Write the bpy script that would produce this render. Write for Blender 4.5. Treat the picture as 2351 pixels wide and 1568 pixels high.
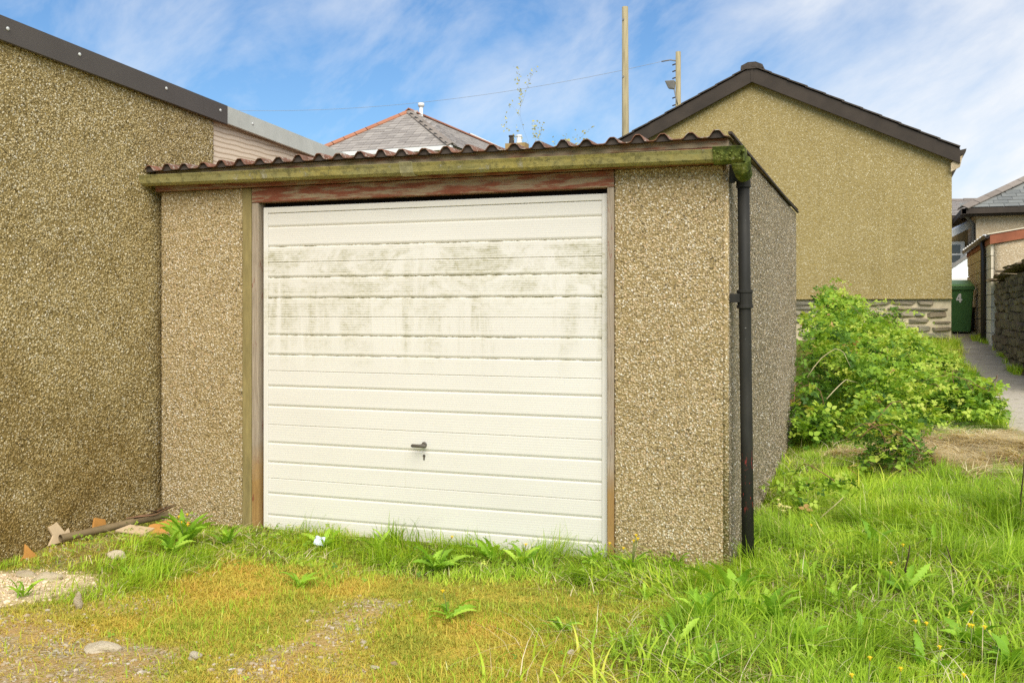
import bpy, math, random
import numpy as np
from mathutils import Vector, Matrix, Euler

for o in list(bpy.data.objects):
    bpy.data.objects.remove(o)
SC = bpy.context.scene
COL = SC.collection
random.seed(7)
RNG = np.random.default_rng(7)
R = math.radians

# ------------------------------------------------------------------ camera, sky, sun, exposure
# world axes follow the garage: x along its front, y towards its back, origin at its front right corner
CAM = Vector((0.722, -5.097, 1.316))
YAW = R(20.3)
cam = bpy.data.cameras.new('camera')
cam.sensor_width = 36.0
cam.lens = 35.0
cam.shift_y = -0.0315
cam.clip_start = 0.05
cam.clip_end = 2000
camo = bpy.data.objects.new('camera', cam)
camo.location = CAM
camo.rotation_euler = (R(90), 0, YAW)
COL.objects.link(camo)
SC.camera = camo

SUN_AZ = R(152)      # compass direction the light comes from, clockwise from +y
SUN_EL = R(45)
wd = bpy.data.worlds.new('World')
SC.world = wd
wd.use_nodes = True
wn = wd.node_tree
for n in list(wn.nodes):
    wn.nodes.remove(n)
w_out = wn.nodes.new('ShaderNodeOutputWorld')
w_bg = wn.nodes.new('ShaderNodeBackground')
w_bg.inputs['Strength'].default_value = 0.088
w_sky = wn.nodes.new('ShaderNodeTexSky')
w_sky.sky_type = 'NISHITA'
w_sky.sun_disc = False
w_sky.sun_elevation = SUN_EL
w_sky.sun_rotation = SUN_AZ
w_sky.air_density = 1.15
w_sky.dust_density = 0.4
w_sky.ozone_density = 2.2
w_tc = wn.nodes.new('ShaderNodeTexCoord')


def wnode(kind, **kw):
    n = wn.nodes.new(kind)
    for k, v in kw.items():
        setattr(n, k, v)
    return n


def wdot(vec, scale):
    n = wnode('ShaderNodeVectorMath', operation='DOT_PRODUCT')
    wn.links.new(w_tc.outputs['Generated'], n.inputs[0])
    n.inputs[1].default_value = [c * scale for c in vec]
    return n.outputs['Value']


# thin wind-drawn cirrus: noise stretched along one fixed direction of the sky
sr, sf = Vector((0.938, 0.347, 0)), Vector((-0.347, 0.938, 0))
su = Vector((0, 0, 1))
d_along = (sr * 0.83 + su * 0.56)
d_cross = (su * 0.83 - sr * 0.56)
cmb = wnode('ShaderNodeCombineXYZ')
wn.links.new(wdot(d_along, 5.0), cmb.inputs[0])
wn.links.new(wdot(d_cross, 10.0), cmb.inputs[1])
wn.links.new(wdot(sf, 4.0), cmb.inputs[2])
n1 = wnode('ShaderNodeTexNoise')
n1.inputs['Scale'].default_value = 1.0
n1.inputs['Detail'].default_value = 7.0
n1.inputs['Roughness'].default_value = 0.6
n1.inputs['Distortion'].default_value = 0.25
wn.links.new(cmb.outputs[0], n1.inputs['Vector'])
cmb2 = wnode('ShaderNodeCombineXYZ')
wn.links.new(wdot(sr, 1.5), cmb2.inputs[0])
wn.links.new(wdot(su, 2.2), cmb2.inputs[1])
wn.links.new(wdot(sf, 1.5), cmb2.inputs[2])
n2 = wnode('ShaderNodeTexNoise')
n2.inputs['Scale'].default_value = 1.0
n2.inputs['Detail'].default_value = 2.0
wn.links.new(cmb2.outputs[0], n2.inputs['Vector'])
# broad bank of thin cloud low over the +x side of the sky
bank = wnode('ShaderNodeMath', operation='MULTIPLY_ADD')
wn.links.new(wdot((0.80, 0.60, -0.55), 1.0), bank.inputs[0])
bank.inputs[1].default_value = 0.95
bank.inputs[2].default_value = -0.31
bank2 = wnode('ShaderNodeMath', operation='MAXIMUM')
wn.links.new(bank.outputs[0], bank2.inputs[0])
bank2.inputs[1].default_value = -0.09
s1 = wnode('ShaderNodeMath', operation='ADD')
wn.links.new(n1.outputs['Fac'], s1.inputs[0])
wn.links.new(bank2.outputs[0], s1.inputs[1])
s2 = wnode('ShaderNodeMath', operation='MULTIPLY_ADD')
wn.links.new(n2.outputs['Fac'], s2.inputs[0])
s2.inputs[1].default_value = 0.35
wn.links.new(s1.outputs[0], s2.inputs[2])
cr = wnode('ShaderNodeValToRGB')
cr.color_ramp.elements[0].position = 0.475
cr.color_ramp.elements[0].color = (0, 0, 0, 1)
cr.color_ramp.elements[1].position = 1.0
cr.color_ramp.elements[1].color = (1, 1, 1, 1)
wn.links.new(s2.outputs[0], cr.inputs[0])
tint = wnode('ShaderNodeMix', data_type='RGBA', blend_type='MULTIPLY')
tint.inputs[0].default_value = 1.0
wn.links.new(w_sky.outputs[0], tint.inputs[6])
tint.inputs[7].default_value = (0.57, 0.78, 0.98, 1)
cmix = wnode('ShaderNodeMix', data_type='RGBA')
wn.links.new(cr.outputs[0], cmix.inputs[0])
wn.links.new(tint.outputs[2], cmix.inputs[6])
cmix.inputs[7].default_value = (7.0, 7.1, 7.25, 1)
wn.links.new(cmix.outputs[2], w_bg.inputs['Color'])
wn.links.new(w_bg.outputs[0], w_out.inputs['Surface'])

sun = bpy.data.lights.new('sun', 'SUN')
sun.energy = 3.0
sun.angle = R(52)
sun.color = (1.0, 0.935, 0.80)
suno = bpy.data.objects.new('sun', sun)
sd = Vector((math.sin(SUN_AZ) * math.cos(SUN_EL), math.cos(SUN_AZ) * math.cos(SUN_EL), math.sin(SUN_EL)))
suno.rotation_euler = sd.to_track_quat('Z', 'Y').to_euler()
suno.location = (0, -3, 12)
COL.objects.link(suno)

vs = SC.view_settings
vs.view_transform = 'Standard'
vs.look = 'None'
vs.exposure = 0.68
vs.gamma = 1.0
vs.use_curve_mapping = False
SC.render.engine = 'CYCLES'
SC.cycles.max_bounces = 5
SC.cycles.diffuse_bounces = 3
SC.cycles.glossy_bounces = 2
SC.cycles.transmission_bounces = 3
SC.cycles.transparent_max_bounces = 8
SC.cycles.use_denoising = False


# ------------------------------------------------------------------ helpers
def at(px, py, Y):
    """point at camera depth Y seen at (px, py) of the 2351 x 1568 photograph"""
    X = (px - 1175.5) / 2285.0 * Y
    return Vector((0.938 * X - 0.347 * Y + CAM.x, 0.347 * X + 0.938 * Y + CAM.y,
                   CAM.z - (py - 710.0) / 2285.0 * Y))


def sm(a, b, x):
    t = np.clip((x - a) / (b - a), 0, 1)
    return t * t * (3 - 2 * t)


def _h(ix, iy, s):
    n = (ix.astype(np.int64) * 374761393 + iy.astype(np.int64) * 668265263 + s * 144665) & 0xffffffff
    n = ((n ^ (n >> 13)) * 1274126177) & 0xffffffff
    return ((n ^ (n >> 16)) & 0xffff) / 65535.0


def vn(x, y, s=0):
    """value noise 0..1"""
    x = np.asarray(x, float)
    y = np.asarray(y, float)
    ix, iy = np.floor(x), np.floor(y)
    fx, fy = x - ix, y - iy
    fx, fy = fx * fx * (3 - 2 * fx), fy * fy * (3 - 2 * fy)
    a, b = _h(ix, iy, s), _h(ix + 1, iy, s)
    c, d = _h(ix, iy + 1, s), _h(ix + 1, iy + 1, s)
    return (a * (1 - fx) + b * fx) * (1 - fy) + (c * (1 - fx) + d * fx) * fy


def fbm(x, y, s=0, o=4):
    t, a, k = 0, 0.5, 1.0
    for i in range(o):
        t = t + a * vn(x * k, y * k, s + i)
        a *= 0.5
        k *= 2.03
    return t / (1 - 0.5 ** o)


def props(o, label=None, cat=None, group=None, kind=None):
    if label:
        o['label'] = label
    if cat:
        o['category'] = cat
    if group:
        o['group'] = group
    if kind:
        o['kind'] = kind
    return o


def thing(name, loc, label, cat, group=None):
    o = bpy.data.objects.new(name, None)
    o.empty_display_size = 0.1
    o.location = loc
    COL.objects.link(o)
    return props(o, label, cat, group)


def adopt(o, parent):
    """parent keeping the child's coordinates"""
    if parent is None:
        return
    o.parent = parent
    m = Matrix.Identity(4)
    q = parent
    inv = Matrix.Translation(parent.location).to_4x4() @ parent.rotation_euler.to_matrix().to_4x4()
    chain = [inv]
    while q.parent is not None:
        q = q.parent
        chain.append(Matrix.Translation(q.location) @ q.rotation_euler.to_matrix().to_4x4())
    # only plain parents without offsets below the top are used, so the top transform is what counts
    if parent.parent is None:
        o.matrix_parent_inverse = inv.inverted()


def link(name, me, mat, parent=None):
    o = bpy.data.objects.new(name, me)
    COL.objects.link(o)
    if mat is not None and len(me.materials) == 0:
        me.materials.append(mat)
    adopt(o, parent)
    return o


class MB:
    def __init__(s):
        s.v, s.f = [], []

    def add(s, vs_, fs_):
        b = len(s.v)
        s.v += [tuple(p) for p in vs_]
        s.f += [tuple(i + b for i in f) for f in fs_]
        return s

    def box(s, x0, x1, y0, y1, z0, z1):
        return s.add([(x0, y0, z0), (x1, y0, z0), (x1, y1, z0), (x0, y1, z0), (x0, y0, z1), (x1, y0, z1), (x1, y1, z1), (x0, y1, z1)],
                     [(0, 3, 2, 1), (4, 5, 6, 7), (0, 1, 5, 4), (1, 2, 6, 5), (2, 3, 7, 6), (3, 0, 4, 7)])

    def beam(s, p0, p1, w, h, up=(0, 0, 1)):
        p0, p1 = Vector(p0), Vector(p1)
        d = (p1 - p0).normalized()
        a = d.cross(Vector(up)).normalized()
        b = a.cross(d).normalized()
        vs_ = []
        for p in (p0, p1):
            for sa, sb in ((-1, -1), (1, -1), (1, 1), (-1, 1)):
                vs_.append(p + a * (sa * w / 2) + b * (sb * h / 2))
        return s.add(vs_, [(0, 1, 2, 3), (7, 6, 5, 4), (0, 4, 5, 1), (1, 5, 6, 2), (2, 6, 7, 3), (3, 7, 4, 0)])

    def tube(s, pts, rad, n=10, cap=True):
        pts = [Vector(p) for p in pts]
        rs = rad if isinstance(rad, (list, tuple)) else [rad] * len(pts)
        rings = []
        u = None
        for i, p in enumerate(pts):
            d = (pts[min(i + 1, len(pts) - 1)] - pts[max(i - 1, 0)]).normalized()
            if u is None:
                u = d.orthogonal().normalized()
            u = (u - d * u.dot(d)).normalized()
            w = d.cross(u)
            rings.append([p + (u * math.cos(2 * math.pi * k / n) + w * math.sin(2 * math.pi * k / n)) * rs[i] for k in range(n)])
        vs_ = [q for r in rings for q in r]
        fs_ = []
        for i in range(len(pts) - 1):
            for k in range(n):
                a, b = i * n + k, i * n + (k + 1) % n
                fs_.append((a, b, b + n, a + n))
        if cap:
            fs_.append(tuple(range(n - 1, -1, -1)))
            fs_.append(tuple((len(pts) - 1) * n + k for k in range(n)))
        return s.add(vs_, fs_)

    def extrude(s, prof, axis_pts, cap=True):
        """prof: list of 3D offsets, swept through axis_pts"""
        n = len(prof)
        vs_ = [Vector(a) + Vector(p) for a in axis_pts for p in prof]
        fs_ = []
        for i in range(len(axis_pts) - 1):
            for k in range(n):
                a, b = i * n + k, i * n + (k + 1) % n
                fs_.append((a, a + n, b + n, b))
        if cap:
            fs_.append(tuple(range(n)))
            fs_.append(tuple((len(axis_pts) - 1) * n + k for k in range(n - 1, -1, -1)))
        return s.add(vs_, fs_)

    def mesh(s, name, smooth=False):
        me = bpy.data.meshes.new(name)
        me.from_pydata(s.v, [], s.f)
        me.update()
        bmfix(me)
        if smooth:
            me.polygons.foreach_set('use_smooth', [True] * len(me.polygons))
        return me

    def build(s, name, mat, parent=None, smooth=False, bevel=0, seg=2):
        o = link(name, s.mesh(name, smooth), mat, parent)
        if bevel:
            m = o.modifiers.new('bevel', 'BEVEL')
            m.width = bevel
            m.segments = seg
            m.limit_method = 'ANGLE'
            m.angle_limit = R(35)
        return o


def bmfix(me):
    import bmesh
    bm = bmesh.new()
    bm.from_mesh(me)
    bmesh.ops.recalc_face_normals(bm, faces=bm.faces)
    bm.to_mesh(me)
    bm.free()


def npmesh(name, V, F, tint=None, mat=None, smooth=True):
    """V (n,3), F (m,k) all same k"""
    me = bpy.data.meshes.new(name)
    n, m, k = len(V), len(F), F.shape[1]
    me.vertices.add(n)
    me.vertices.foreach_set('co', V.astype(np.float32).ravel())
    me.loops.add(m * k)
    me.loops.foreach_set('vertex_index', F.astype(np.int32).ravel())
    me.polygons.add(m)
    me.polygons.foreach_set('loop_start', np.arange(0, m * k, k, dtype=np.int32))
    me.polygons.foreach_set('loop_total', np.full(m, k, dtype=np.int32))
    me.polygons.foreach_set('use_smooth', np.full(m, smooth, dtype=bool))
    if tint is not None:
        a = me.attributes.new('tint', 'FLOAT', 'POINT')
        a.data.foreach_set('value', tint.astype(np.float32))
    me.update(calc_edges=True)
    me.validate()
    if mat:
        me.materials.append(mat)
    return me


# ------------------------------------------------------------------ node material helper
class NM:
    def __init__(s, name, rough=0.85, spec=0.25):
        s.m = bpy.data.materials.new(name)
        s.m.use_nodes = True
        s.nt = s.m.node_tree
        s.b = s.nt.nodes['Principled BSDF']
        s.b.inputs['Roughness'].default_value = rough
        s.b.inputs['Specular IOR Level'].default_value = spec
        s.tc = s.nt.nodes.new('ShaderNodeTexCoord')
        s._sep = None

    def n(s, kind, **kw):
        q = s.nt.nodes.new(kind)
        for k, v in kw.items():
            setattr(q, k, v)
        return q

    def put(s, val, inp):
        if hasattr(val, 'links'):
            s.nt.links.new(val, inp)
        else:
            inp.default_value = val if not (isinstance(val, tuple) and len(val) == 3 and inp.type == 'RGBA') else (*val, 1)

    def vec(s, scale=(1, 1, 1), src='Object'):
        q = s.n('ShaderNodeMapping')
        q.inputs['Scale'].default_value = scale
        s.nt.links.new(s.tc.outputs[src], q.inputs['Vector'])
        return q.outputs[0]

    def noise(s, scale=5, detail=4, rough=0.55, vec=None, dist=0.0):
        q = s.n('ShaderNodeTexNoise')
        q.inputs['Scale'].default_value = scale
        q.inputs['Detail'].default_value = detail
        q.inputs['Roughness'].default_value = rough
        q.inputs['Distortion'].default_value = dist
        s.nt.links.new(vec if vec is not None else s.tc.outputs['Object'], q.inputs['Vector'])
        return q.outputs['Fac']

    def voro(s, scale, feature='F1', vec=None, rand=1.0):
        q = s.n('ShaderNodeTexVoronoi', feature=feature)
        q.inputs['Scale'].default_value = scale
        q.inputs['Randomness'].default_value = rand
        s.nt.links.new(vec if vec is not None else s.tc.outputs['Object'], q.inputs['Vector'])
        return q

    def ramp(s, fac, stops, interp='LINEAR'):
        q = s.n('ShaderNodeValToRGB')
        el = q.color_ramp.elements
        q.color_ramp.interpolation = interp
        while len(el) < len(stops):
            el.new(0.5)
        for e, (p, c) in zip(el, stops):
            e.position = p
            e.color = (c, c, c, 1) if isinstance(c, (int, float)) else (*c, 1)
        s.put(fac, q.inputs[0])
        return q.outputs[0]

    def mix(s, fac, a, b, mode='MIX'):
        q = s.n('ShaderNodeMix', data_type='RGBA', blend_type=mode)
        s.put(fac, q.inputs[0])
        s.put(a, q.inputs[6])
        s.put(b, q.inputs[7])
        return q.outputs[2]

    def math(s, op, a, b=0.0, c=None):
        q = s.n('ShaderNodeMath', operation=op)
        s.put(a, q.inputs[0])
        s.put(b, q.inputs[1])
        if c is not None:
            s.put(c, q.inputs[2])
        return q.outputs[0]

    def xyz(s, src='Object'):
        if s._sep is None:
            q = s.n('ShaderNodeSeparateXYZ')
            s.nt.links.new(s.tc.outputs[src], q.inputs[0])
            s._sep = q.outputs
        return s._sep

    def attr(s, name):
        q = s.n('ShaderNodeAttribute', attribute_name=name)
        return q.outputs['Fac']

    def rnd(s):
        return s.n('ShaderNodeObjectInfo').outputs['Random']

    def bump(s, h, strength=0.5, dist=0.01, prev=None):
        q = s.n('ShaderNodeBump')
        q.inputs['Strength'].default_value = strength
        q.inputs['Distance'].default_value = dist
        s.put(h, q.inputs['Height'])
        if prev is not None:
            s.nt.links.new(prev, q.inputs['Normal'])
        s.nt.links.new(q.outputs[0], s.b.inputs['Normal'])
        return q.outputs[0]

    def col(s, c):
        s.put(c, s.b.inputs['Base Color'])
        return s.m


def pebbledash(name, scale, stops, mortar, stain=None, stainamt=0.0, depth=0.006, cover=0.5, seed=0.0):
    """small stones thrown into render: one colour per stone, mortar between them"""
    m = NM(name, 0.9, 0.2)
    mp = m.n('ShaderNodeMapping')
    mp.inputs['Location'].default_value = (seed, seed * 0.7, seed * 1.3)
    m.nt.links.new(m.tc.outputs['Object'], mp.inputs['Vector'])
    # wobble the cells so stones are not polygons
    wob = m.n('ShaderNodeTexNoise')
    wob.inputs['Scale'].default_value = scale * 0.9
    wob.inputs['Detail'].default_value = 1
    m.nt.links.new(mp.outputs[0], wob.inputs['Vector'])
    off = m.n('ShaderNodeVectorMath', operation='MULTIPLY_ADD')
    m.nt.links.new(wob.outputs['Color'], off.inputs[0])
    off.inputs[1].default_value = (0.9 / scale,) * 3
    m.nt.links.new(mp.outputs[0], off.inputs[2])
    v = m.voro(scale, 'F1', off.outputs[0])
    sepc = m.n('ShaderNodeSeparateColor')
    m.nt.links.new(v.outputs['Color'], sepc.inputs[0])
    cell = m.ramp(sepc.outputs[0], stops)
    stone = m.ramp(v.outputs['Distance'], [(cover * 0.75, 1.0), (cover * 1.15, 0.0)])
    c = m.mix(stone, mortar, cell)
    # patches of paler and darker stone
    big = m.noise(1.7, 4, 0.6)
    c = m.mix(m.ramp(big, [(0.35, 0.0), (0.7, 0.45)]), c, (0.84, 0.82, 0.76), 'MULTIPLY')
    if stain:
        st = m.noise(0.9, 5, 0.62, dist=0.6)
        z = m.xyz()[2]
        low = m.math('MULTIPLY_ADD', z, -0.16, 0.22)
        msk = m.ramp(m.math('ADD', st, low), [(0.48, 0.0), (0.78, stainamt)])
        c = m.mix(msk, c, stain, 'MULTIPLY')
    if name == 'pebbledash_gable':
        run = m.noise(1.0, 5, 0.65, m.vec((5.0, 1, 0.35)), 0.3)
        c = m.mix(m.ramp(run, [(0.50, 0.0), (0.68, 0.28)]), c, (0.66, 0.64, 0.55), 'MULTIPLY')
    m.col(c)
    hgt = m.math('SUBTRACT', 1.0, v.outputs['Distance'])
    lum = m.math('MULTIPLY', m.noise(9, 3), 2.2)
    b = m.bump(lum, 0.3, 0.008)
    m.bump(hgt, 1.0, depth * 1.0, b)
    return m.m


STOPS_G = [(0.0, (0.127, 0.098, 0.055)), (0.10, (0.265, 0.201, 0.110)), (0.24, (0.461, 0.353, 0.193)), (0.55, (0.608, 0.485, 0.286)),
           (0.72, (0.529, 0.461, 0.341)), (0.82, (0.647, 0.451, 0.264)), (0.90, (0.725, 0.637, 0.473)), (1.0, (0.843, 0.784, 0.682))]
STOPS_L = [(0.0, (0.113, 0.082, 0.034)), (0.14, (0.268, 0.201, 0.084)), (0.34, (0.505, 0.391, 0.179)), (0.66, (0.649, 0.515, 0.263)),
           (0.84, (0.567, 0.494, 0.325)), (0.94, (0.762, 0.670, 0.459)), (1.0, (0.886, 0.814, 0.672))]
STOPS_B = [(0.0, (0.22, 0.17, 0.08)), (0.2, (0.34, 0.265, 0.125)), (0.5, (0.435, 0.345, 0.17)), (0.8, (0.50, 0.41, 0.22)), (1.0, (0.72, 0.64, 0.45))]
M_DASH_G = pebbledash('pebbledash_garage', 88, STOPS_G, (0.32, 0.235, 0.105), (0.7, 0.66, 0.5), 0.35)
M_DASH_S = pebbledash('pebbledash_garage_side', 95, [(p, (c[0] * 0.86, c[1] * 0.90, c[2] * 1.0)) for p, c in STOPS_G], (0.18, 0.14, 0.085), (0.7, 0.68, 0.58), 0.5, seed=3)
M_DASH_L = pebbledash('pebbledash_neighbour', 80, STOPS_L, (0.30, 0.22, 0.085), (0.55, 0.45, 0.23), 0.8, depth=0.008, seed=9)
M_DASH_B = pebbledash('pebbledash_gable', 60, STOPS_B, (0.36, 0.27, 0.10), (0.8, 0.8, 0.68), 0.4, seed=5)
M_DASH_C = pebbledash('pebbledash_cream', 45, [(0, (0.42, 0.32, 0.2)), (0.5, (0.58, 0.46, 0.31)), (1, (0.72, 0.62, 0.47))], (0.5, 0.39, 0.25), None, 0, seed=2)


def paint_wood(name, paint, wood, worn, grain=1.0, moss=None):
    m = NM(name, 0.8, 0.2)
    g = m.noise(6, 6, 0.65, m.vec((1.2, 30, 30)))
    flake = m.noise(5, 7, 0.7, m.vec((1.0, 5, 9)))
    grey = m.ramp(g, [(0.3, tuple(c * 0.62 for c in wood)), (0.7, wood)])
    pc = m.mix(m.noise(14, 3), tuple(c * 0.75 for c in paint), tuple(min(1, c * 1.3) for c in paint))
    c = m.mix(m.ramp(flake, [(worn - 0.06, 0.0), (worn + 0.06, 1.0)]), pc, grey)
    if moss:
        c = m.mix(m.ramp(m.noise(3.2, 5), [(0.5, 0.0), (0.7, 0.8)]), c, moss)
    m.col(c)
    m.bump(g, 0.4, 0.004)
    return m.m


M_RED = paint_wood('red_painted_timber', (0.23, 0.075, 0.042), (0.40, 0.30, 0.19), 0.515)
M_REDW = paint_wood('weathered_fascia_timber', (0.22, 0.09, 0.05), (0.38, 0.29, 0.18), 0.46, moss=(0.17, 0.15, 0.04))


def post_wood():
    m = NM('weathered_door_post', 0.8, 0.2)
    g = m.noise(5, 6, 0.65, m.vec((40, 40, 1.4)))
    z = m.xyz()[2]
    new = m.ramp(m.math('ADD', z, m.math('MULTIPLY', m.noise(2.5, 4), 0.9)), [(0.75, 1.0), (1.25, 0.0)])
    old = m.ramp(g, [(0.3, (0.22, 0.17, 0.12)), (0.7, (0.45, 0.37, 0.28))])
    fresh = m.ramp(g, [(0.3, (0.24, 0.135, 0.045)), (0.7, (0.42, 0.26, 0.10))])
    c = m.mix(new, old, fresh)
    fl = m.noise(4, 6, 0.7, m.vec((8, 8, 2)))
    c = m.mix(m.ramp(fl, [(0.60, 0.0), (0.66, 0.75)]), c, (0.20, 0.05, 0.03))
    m.col(c)
    m.bump(g, 0.4, 0.004)
    return m.m


M_POST = post_wood()


def simple(name, c, rough=0.6, spec=0.3, var=0.15, scale=8, bump=0.0, metal=0.0, stretch=(1, 1, 1)):
    m = NM(name, rough, spec)
    f = m.noise(scale, 5, 0.6, m.vec(stretch))
    a = tuple(v * (1 - var) for v in c)
    b = tuple(min(1, v * (1 + var)) for v in c)
    m.col(m.ramp(f, [(0.3, a), (0.7, b)]))
    m.b.inputs['Metallic'].default_value = metal
    if bump:
        m.bump(f, bump, 0.005)
    return m.m


M_CONC_POST = simple('algae_concrete_post', (0.26, 0.205, 0.085), 0.9, 0.2, 0.22, 5, 0.3, stretch=(6, 6, 1.2))
M_DARKM = simple('dark_grey_metal', (0.092, 0.080, 0.072), 0.6, 0.25, 0.1, 3)


def galv():
    m = NM('galvanised_steel', 0.45, 0.5)
    f = m.noise(7, 5, 0.6)
    fl = m.noise(16, 6, 0.7)
    c = m.ramp(f, [(0.3, (0.47, 0.48, 0.43)), (0.7, (0.57, 0.58, 0.52))])
    c = m.mix(m.ramp(fl, [(0.62, 0.0), (0.7, 0.6)]), c, (0.66, 0.67, 0.62))
    m.col(c)
    m.b.inputs['Metallic'].default_value = 0.1
    return m.m


M_GALV = galv()


def gutter_mat():
    m = NM('algae_covered_gutter', 0.85, 0.15)
    a = m.noise(3.2, 8, 0.75, m.vec((1.0, 3, 4)), 0.6)
    b = m.noise(26, 7, 0.8)
    c = m.ramp(a, [(0.30, (0.15, 0.145, 0.05)), (0.42, (0.31, 0.265, 0.085)), (0.52, (0.44, 0.36, 0.11)), (0.60, (0.35, 0.34, 0.13)), (0.72, (0.44, 0.42, 0.28))])
    c = m.mix(m.ramp(m.noise(1.1, 5, 0.65), [(0.44, 0.0), (0.60, 0.65)]), c, (0.30, 0.28, 0.14))
    c = m.mix(m.ramp(b, [(0.50, 0.0), (0.60, 0.8)]), c, (0.14, 0.125, 0.05))
    c = m.mix(m.ramp(m.noise(13, 7, 0.8), [(0.58, 0.0), (0.66, 0.75)]), c, (0.52, 0.48, 0.36))
    m.col(c)
    m.bump(b, 0.6, 0.006)
    return m.m


def outlet_mat():
    m = NM('mossy_gutter_outlet', 0.85, 0.2)
    a = m.noise(22, 6, 0.7)
    c = m.ramp(a, [(0.3, (0.035, 0.04, 0.015)), (0.48, (0.09, 0.115, 0.02)), (0.62, (0.21, 0.22, 0.05)), (0.78, (0.5, 0.5, 0.4))])
    m.col(c)
    m.bump(a, 0.8, 0.01)
    return m.m


def pipe_mat():
    m = NM('black_downpipe_plastic', 0.6, 0.22)
    sp = m.noise(70, 4, 0.6)
    c = m.ramp(m.noise(3, 4, 0.6, m.vec((3, 3, 1))), [(0.3, (0.018, 0.017, 0.014)), (0.7, (0.040, 0.037, 0.030))])
    c = m.mix(m.ramp(sp, [(0.70, 0.0), (0.74, 0.8)]), c, (0.42, 0.42, 0.38))
    z = m.xyz()[2]
    red = m.math('MULTIPLY', m.ramp(m.noise(9, 6, 0.7, m.vec((5, 5, 1.5))), [(0.58, 0.0), (0.62, 1.0)]), m.ramp(z, [(0.28, 0.0), (0.33, 1.0), (0.5, 1.0), (0.62, 0.0)]))
    c = m.mix(red, c, (0.36, 0.05, 0.045))
    m.col(c)
    return m.m


M_GUT, M_OUTLET, M_PIPE = gutter_mat(), outlet_mat(), pipe_mat()
M_PIPE_CLEAN = simple('brown_downpipe', (0.039, 0.026, 0.018), 0.4, 0.5, 0.2)


def roofsheet():
    m = NM('rust_red_roof_sheet', 0.85, 0.15)
    a = m.noise(9, 6, 0.7)
    big = m.noise(1.6, 4, 0.6, m.vec((1, 0.4, 1)))
    c = m.ramp(a, [(0.3, (0.09, 0.042, 0.026)), (0.55, (0.24, 0.105, 0.065)), (0.75, (0.36, 0.19, 0.13))])
    c = m.mix(m.ramp(big, [(0.42, 0.0), (0.6, 0.65)]), c, (0.16, 0.10, 0.07))
    c = m.mix(m.ramp(m.noise(30, 6, 0.8), [(0.52, 0.0), (0.62, 0.85)]), c, (0.48, 0.44, 0.37))
    c = m.mix(m.ramp(m.noise(14, 6, 0.8), [(0.60, 0.0), (0.68, 0.8)]), c, (0.10, 0.095, 0.03))
    m.col(c)
    m.bump(a, 0.5, 0.005)
    return m.m


M_SHEET = roofsheet()


def door_mat():
    m = NM('white_door_steel', 0.4, 0.35)
    z = m.xyz()[2]
    base = m.ramp(m.noise(1.5, 4, 0.6, m.vec((0.6, 1, 1.5))), [(0.3, (0.70, 0.665, 0.60)), (0.7, (0.75, 0.72, 0.655))])
    zz = m.math('DIVIDE', z, 2.0)
    # algae: a patchy belt across the upper panels that breaks into separate runs lower down
    belt = m.ramp(zz, [(0.62, 0.0), (0.70, 0.85), (0.83, 1.0), (0.847, 0.0)])
    low = m.ramp(zz, [(0.47, 0.0), (0.58, 0.7), (0.70, 1.0), (0.847, 0.0)])
    patch = m.ramp(m.noise(2.6, 8, 0.72, m.vec((1.0, 1, 1.5)), 0.6), [(0.44, 0.0), (0.58, 1.0)])
    runs = m.ramp(m.noise(1.0, 7, 0.68, m.vec((4.3, 1, 0.5)), 0.35), [(0.50, 0.0), (0.60, 1.0)])
    k = m.math('MAXIMUM', m.math('MULTIPLY', belt, patch), m.math('MULTIPLY', low, m.math('MULTIPLY', runs, m.ramp(m.noise(5, 7, 0.75), [(0.36, 0.2), (0.56, 1.0)]))))
    rib = m.attr('rib')
    speck = m.ramp(m.noise(46, 6, 0.8, m.vec((0.6, 1, 1.4))), [(0.47, 0.0), (0.62, 1.0)])
    hair = m.ramp(m.noise(1.0, 5, 0.7, m.vec((70, 1, 6))), [(0.52, 0.0), (0.66, 0.6)])
    c = m.mix(m.math('MULTIPLY', k, 0.20), base, (0.52, 0.47, 0.25))
    c = m.mix(m.math('MULTIPLY', k, m.math('MULTIPLY', speck, 0.55)), c, (0.29, 0.26, 0.10))
    c = m.mix(m.math('MULTIPLY', k, m.math('MULTIPLY', hair, 0.45)), c, (0.30, 0.29, 0.15))
    c = m.mix(m.math('MULTIPLY', m.math('MULTIPLY', rib, m.math('ADD', m.math('MULTIPLY', k, 0.6), 0.02)), m.ramp(m.noise(18, 6, 0.8), [(0.36, 0.25), (0.6, 1.0)])), c, (0.16, 0.15, 0.06))
    sp = m.noise(16, 5, 0.7)
    c = m.mix(m.ramp(sp, [(0.68, 0.0), (0.76, 0.35)]), c, (0.55, 0.45, 0.28))
    # thin dribbles below some grooves all over the door
    dr = m.ramp(m.noise(1.0, 3, 0.6, m.vec((55, 1, 1.1))), [(0.66, 0.0), (0.74, 0.25)])
    c = m.mix(dr, c, (0.55, 0.50, 0.38))
    m.col(c)
    return m.m


def groove_mat():
    m = NM('door_groove', 0.7, 0.2)
    a = m.noise(11, 6, 0.75, m.vec((1.5, 1, 2)))
    z = m.xyz()[2]
    up = m.ramp(m.math('DIVIDE', z, 2.0), [(0.42, 0.0), (0.55, 1.0), (0.84, 1.0), (0.9, 0.1)])
    k = m.math('MULTIPLY', up, m.ramp(a, [(0.45, 0.0), (0.58, 1.0)]))
    c = m.mix(k, (0.74, 0.70, 0.60), (0.12, 0.11, 0.03))
    m.col(c)
    return m.m


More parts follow.
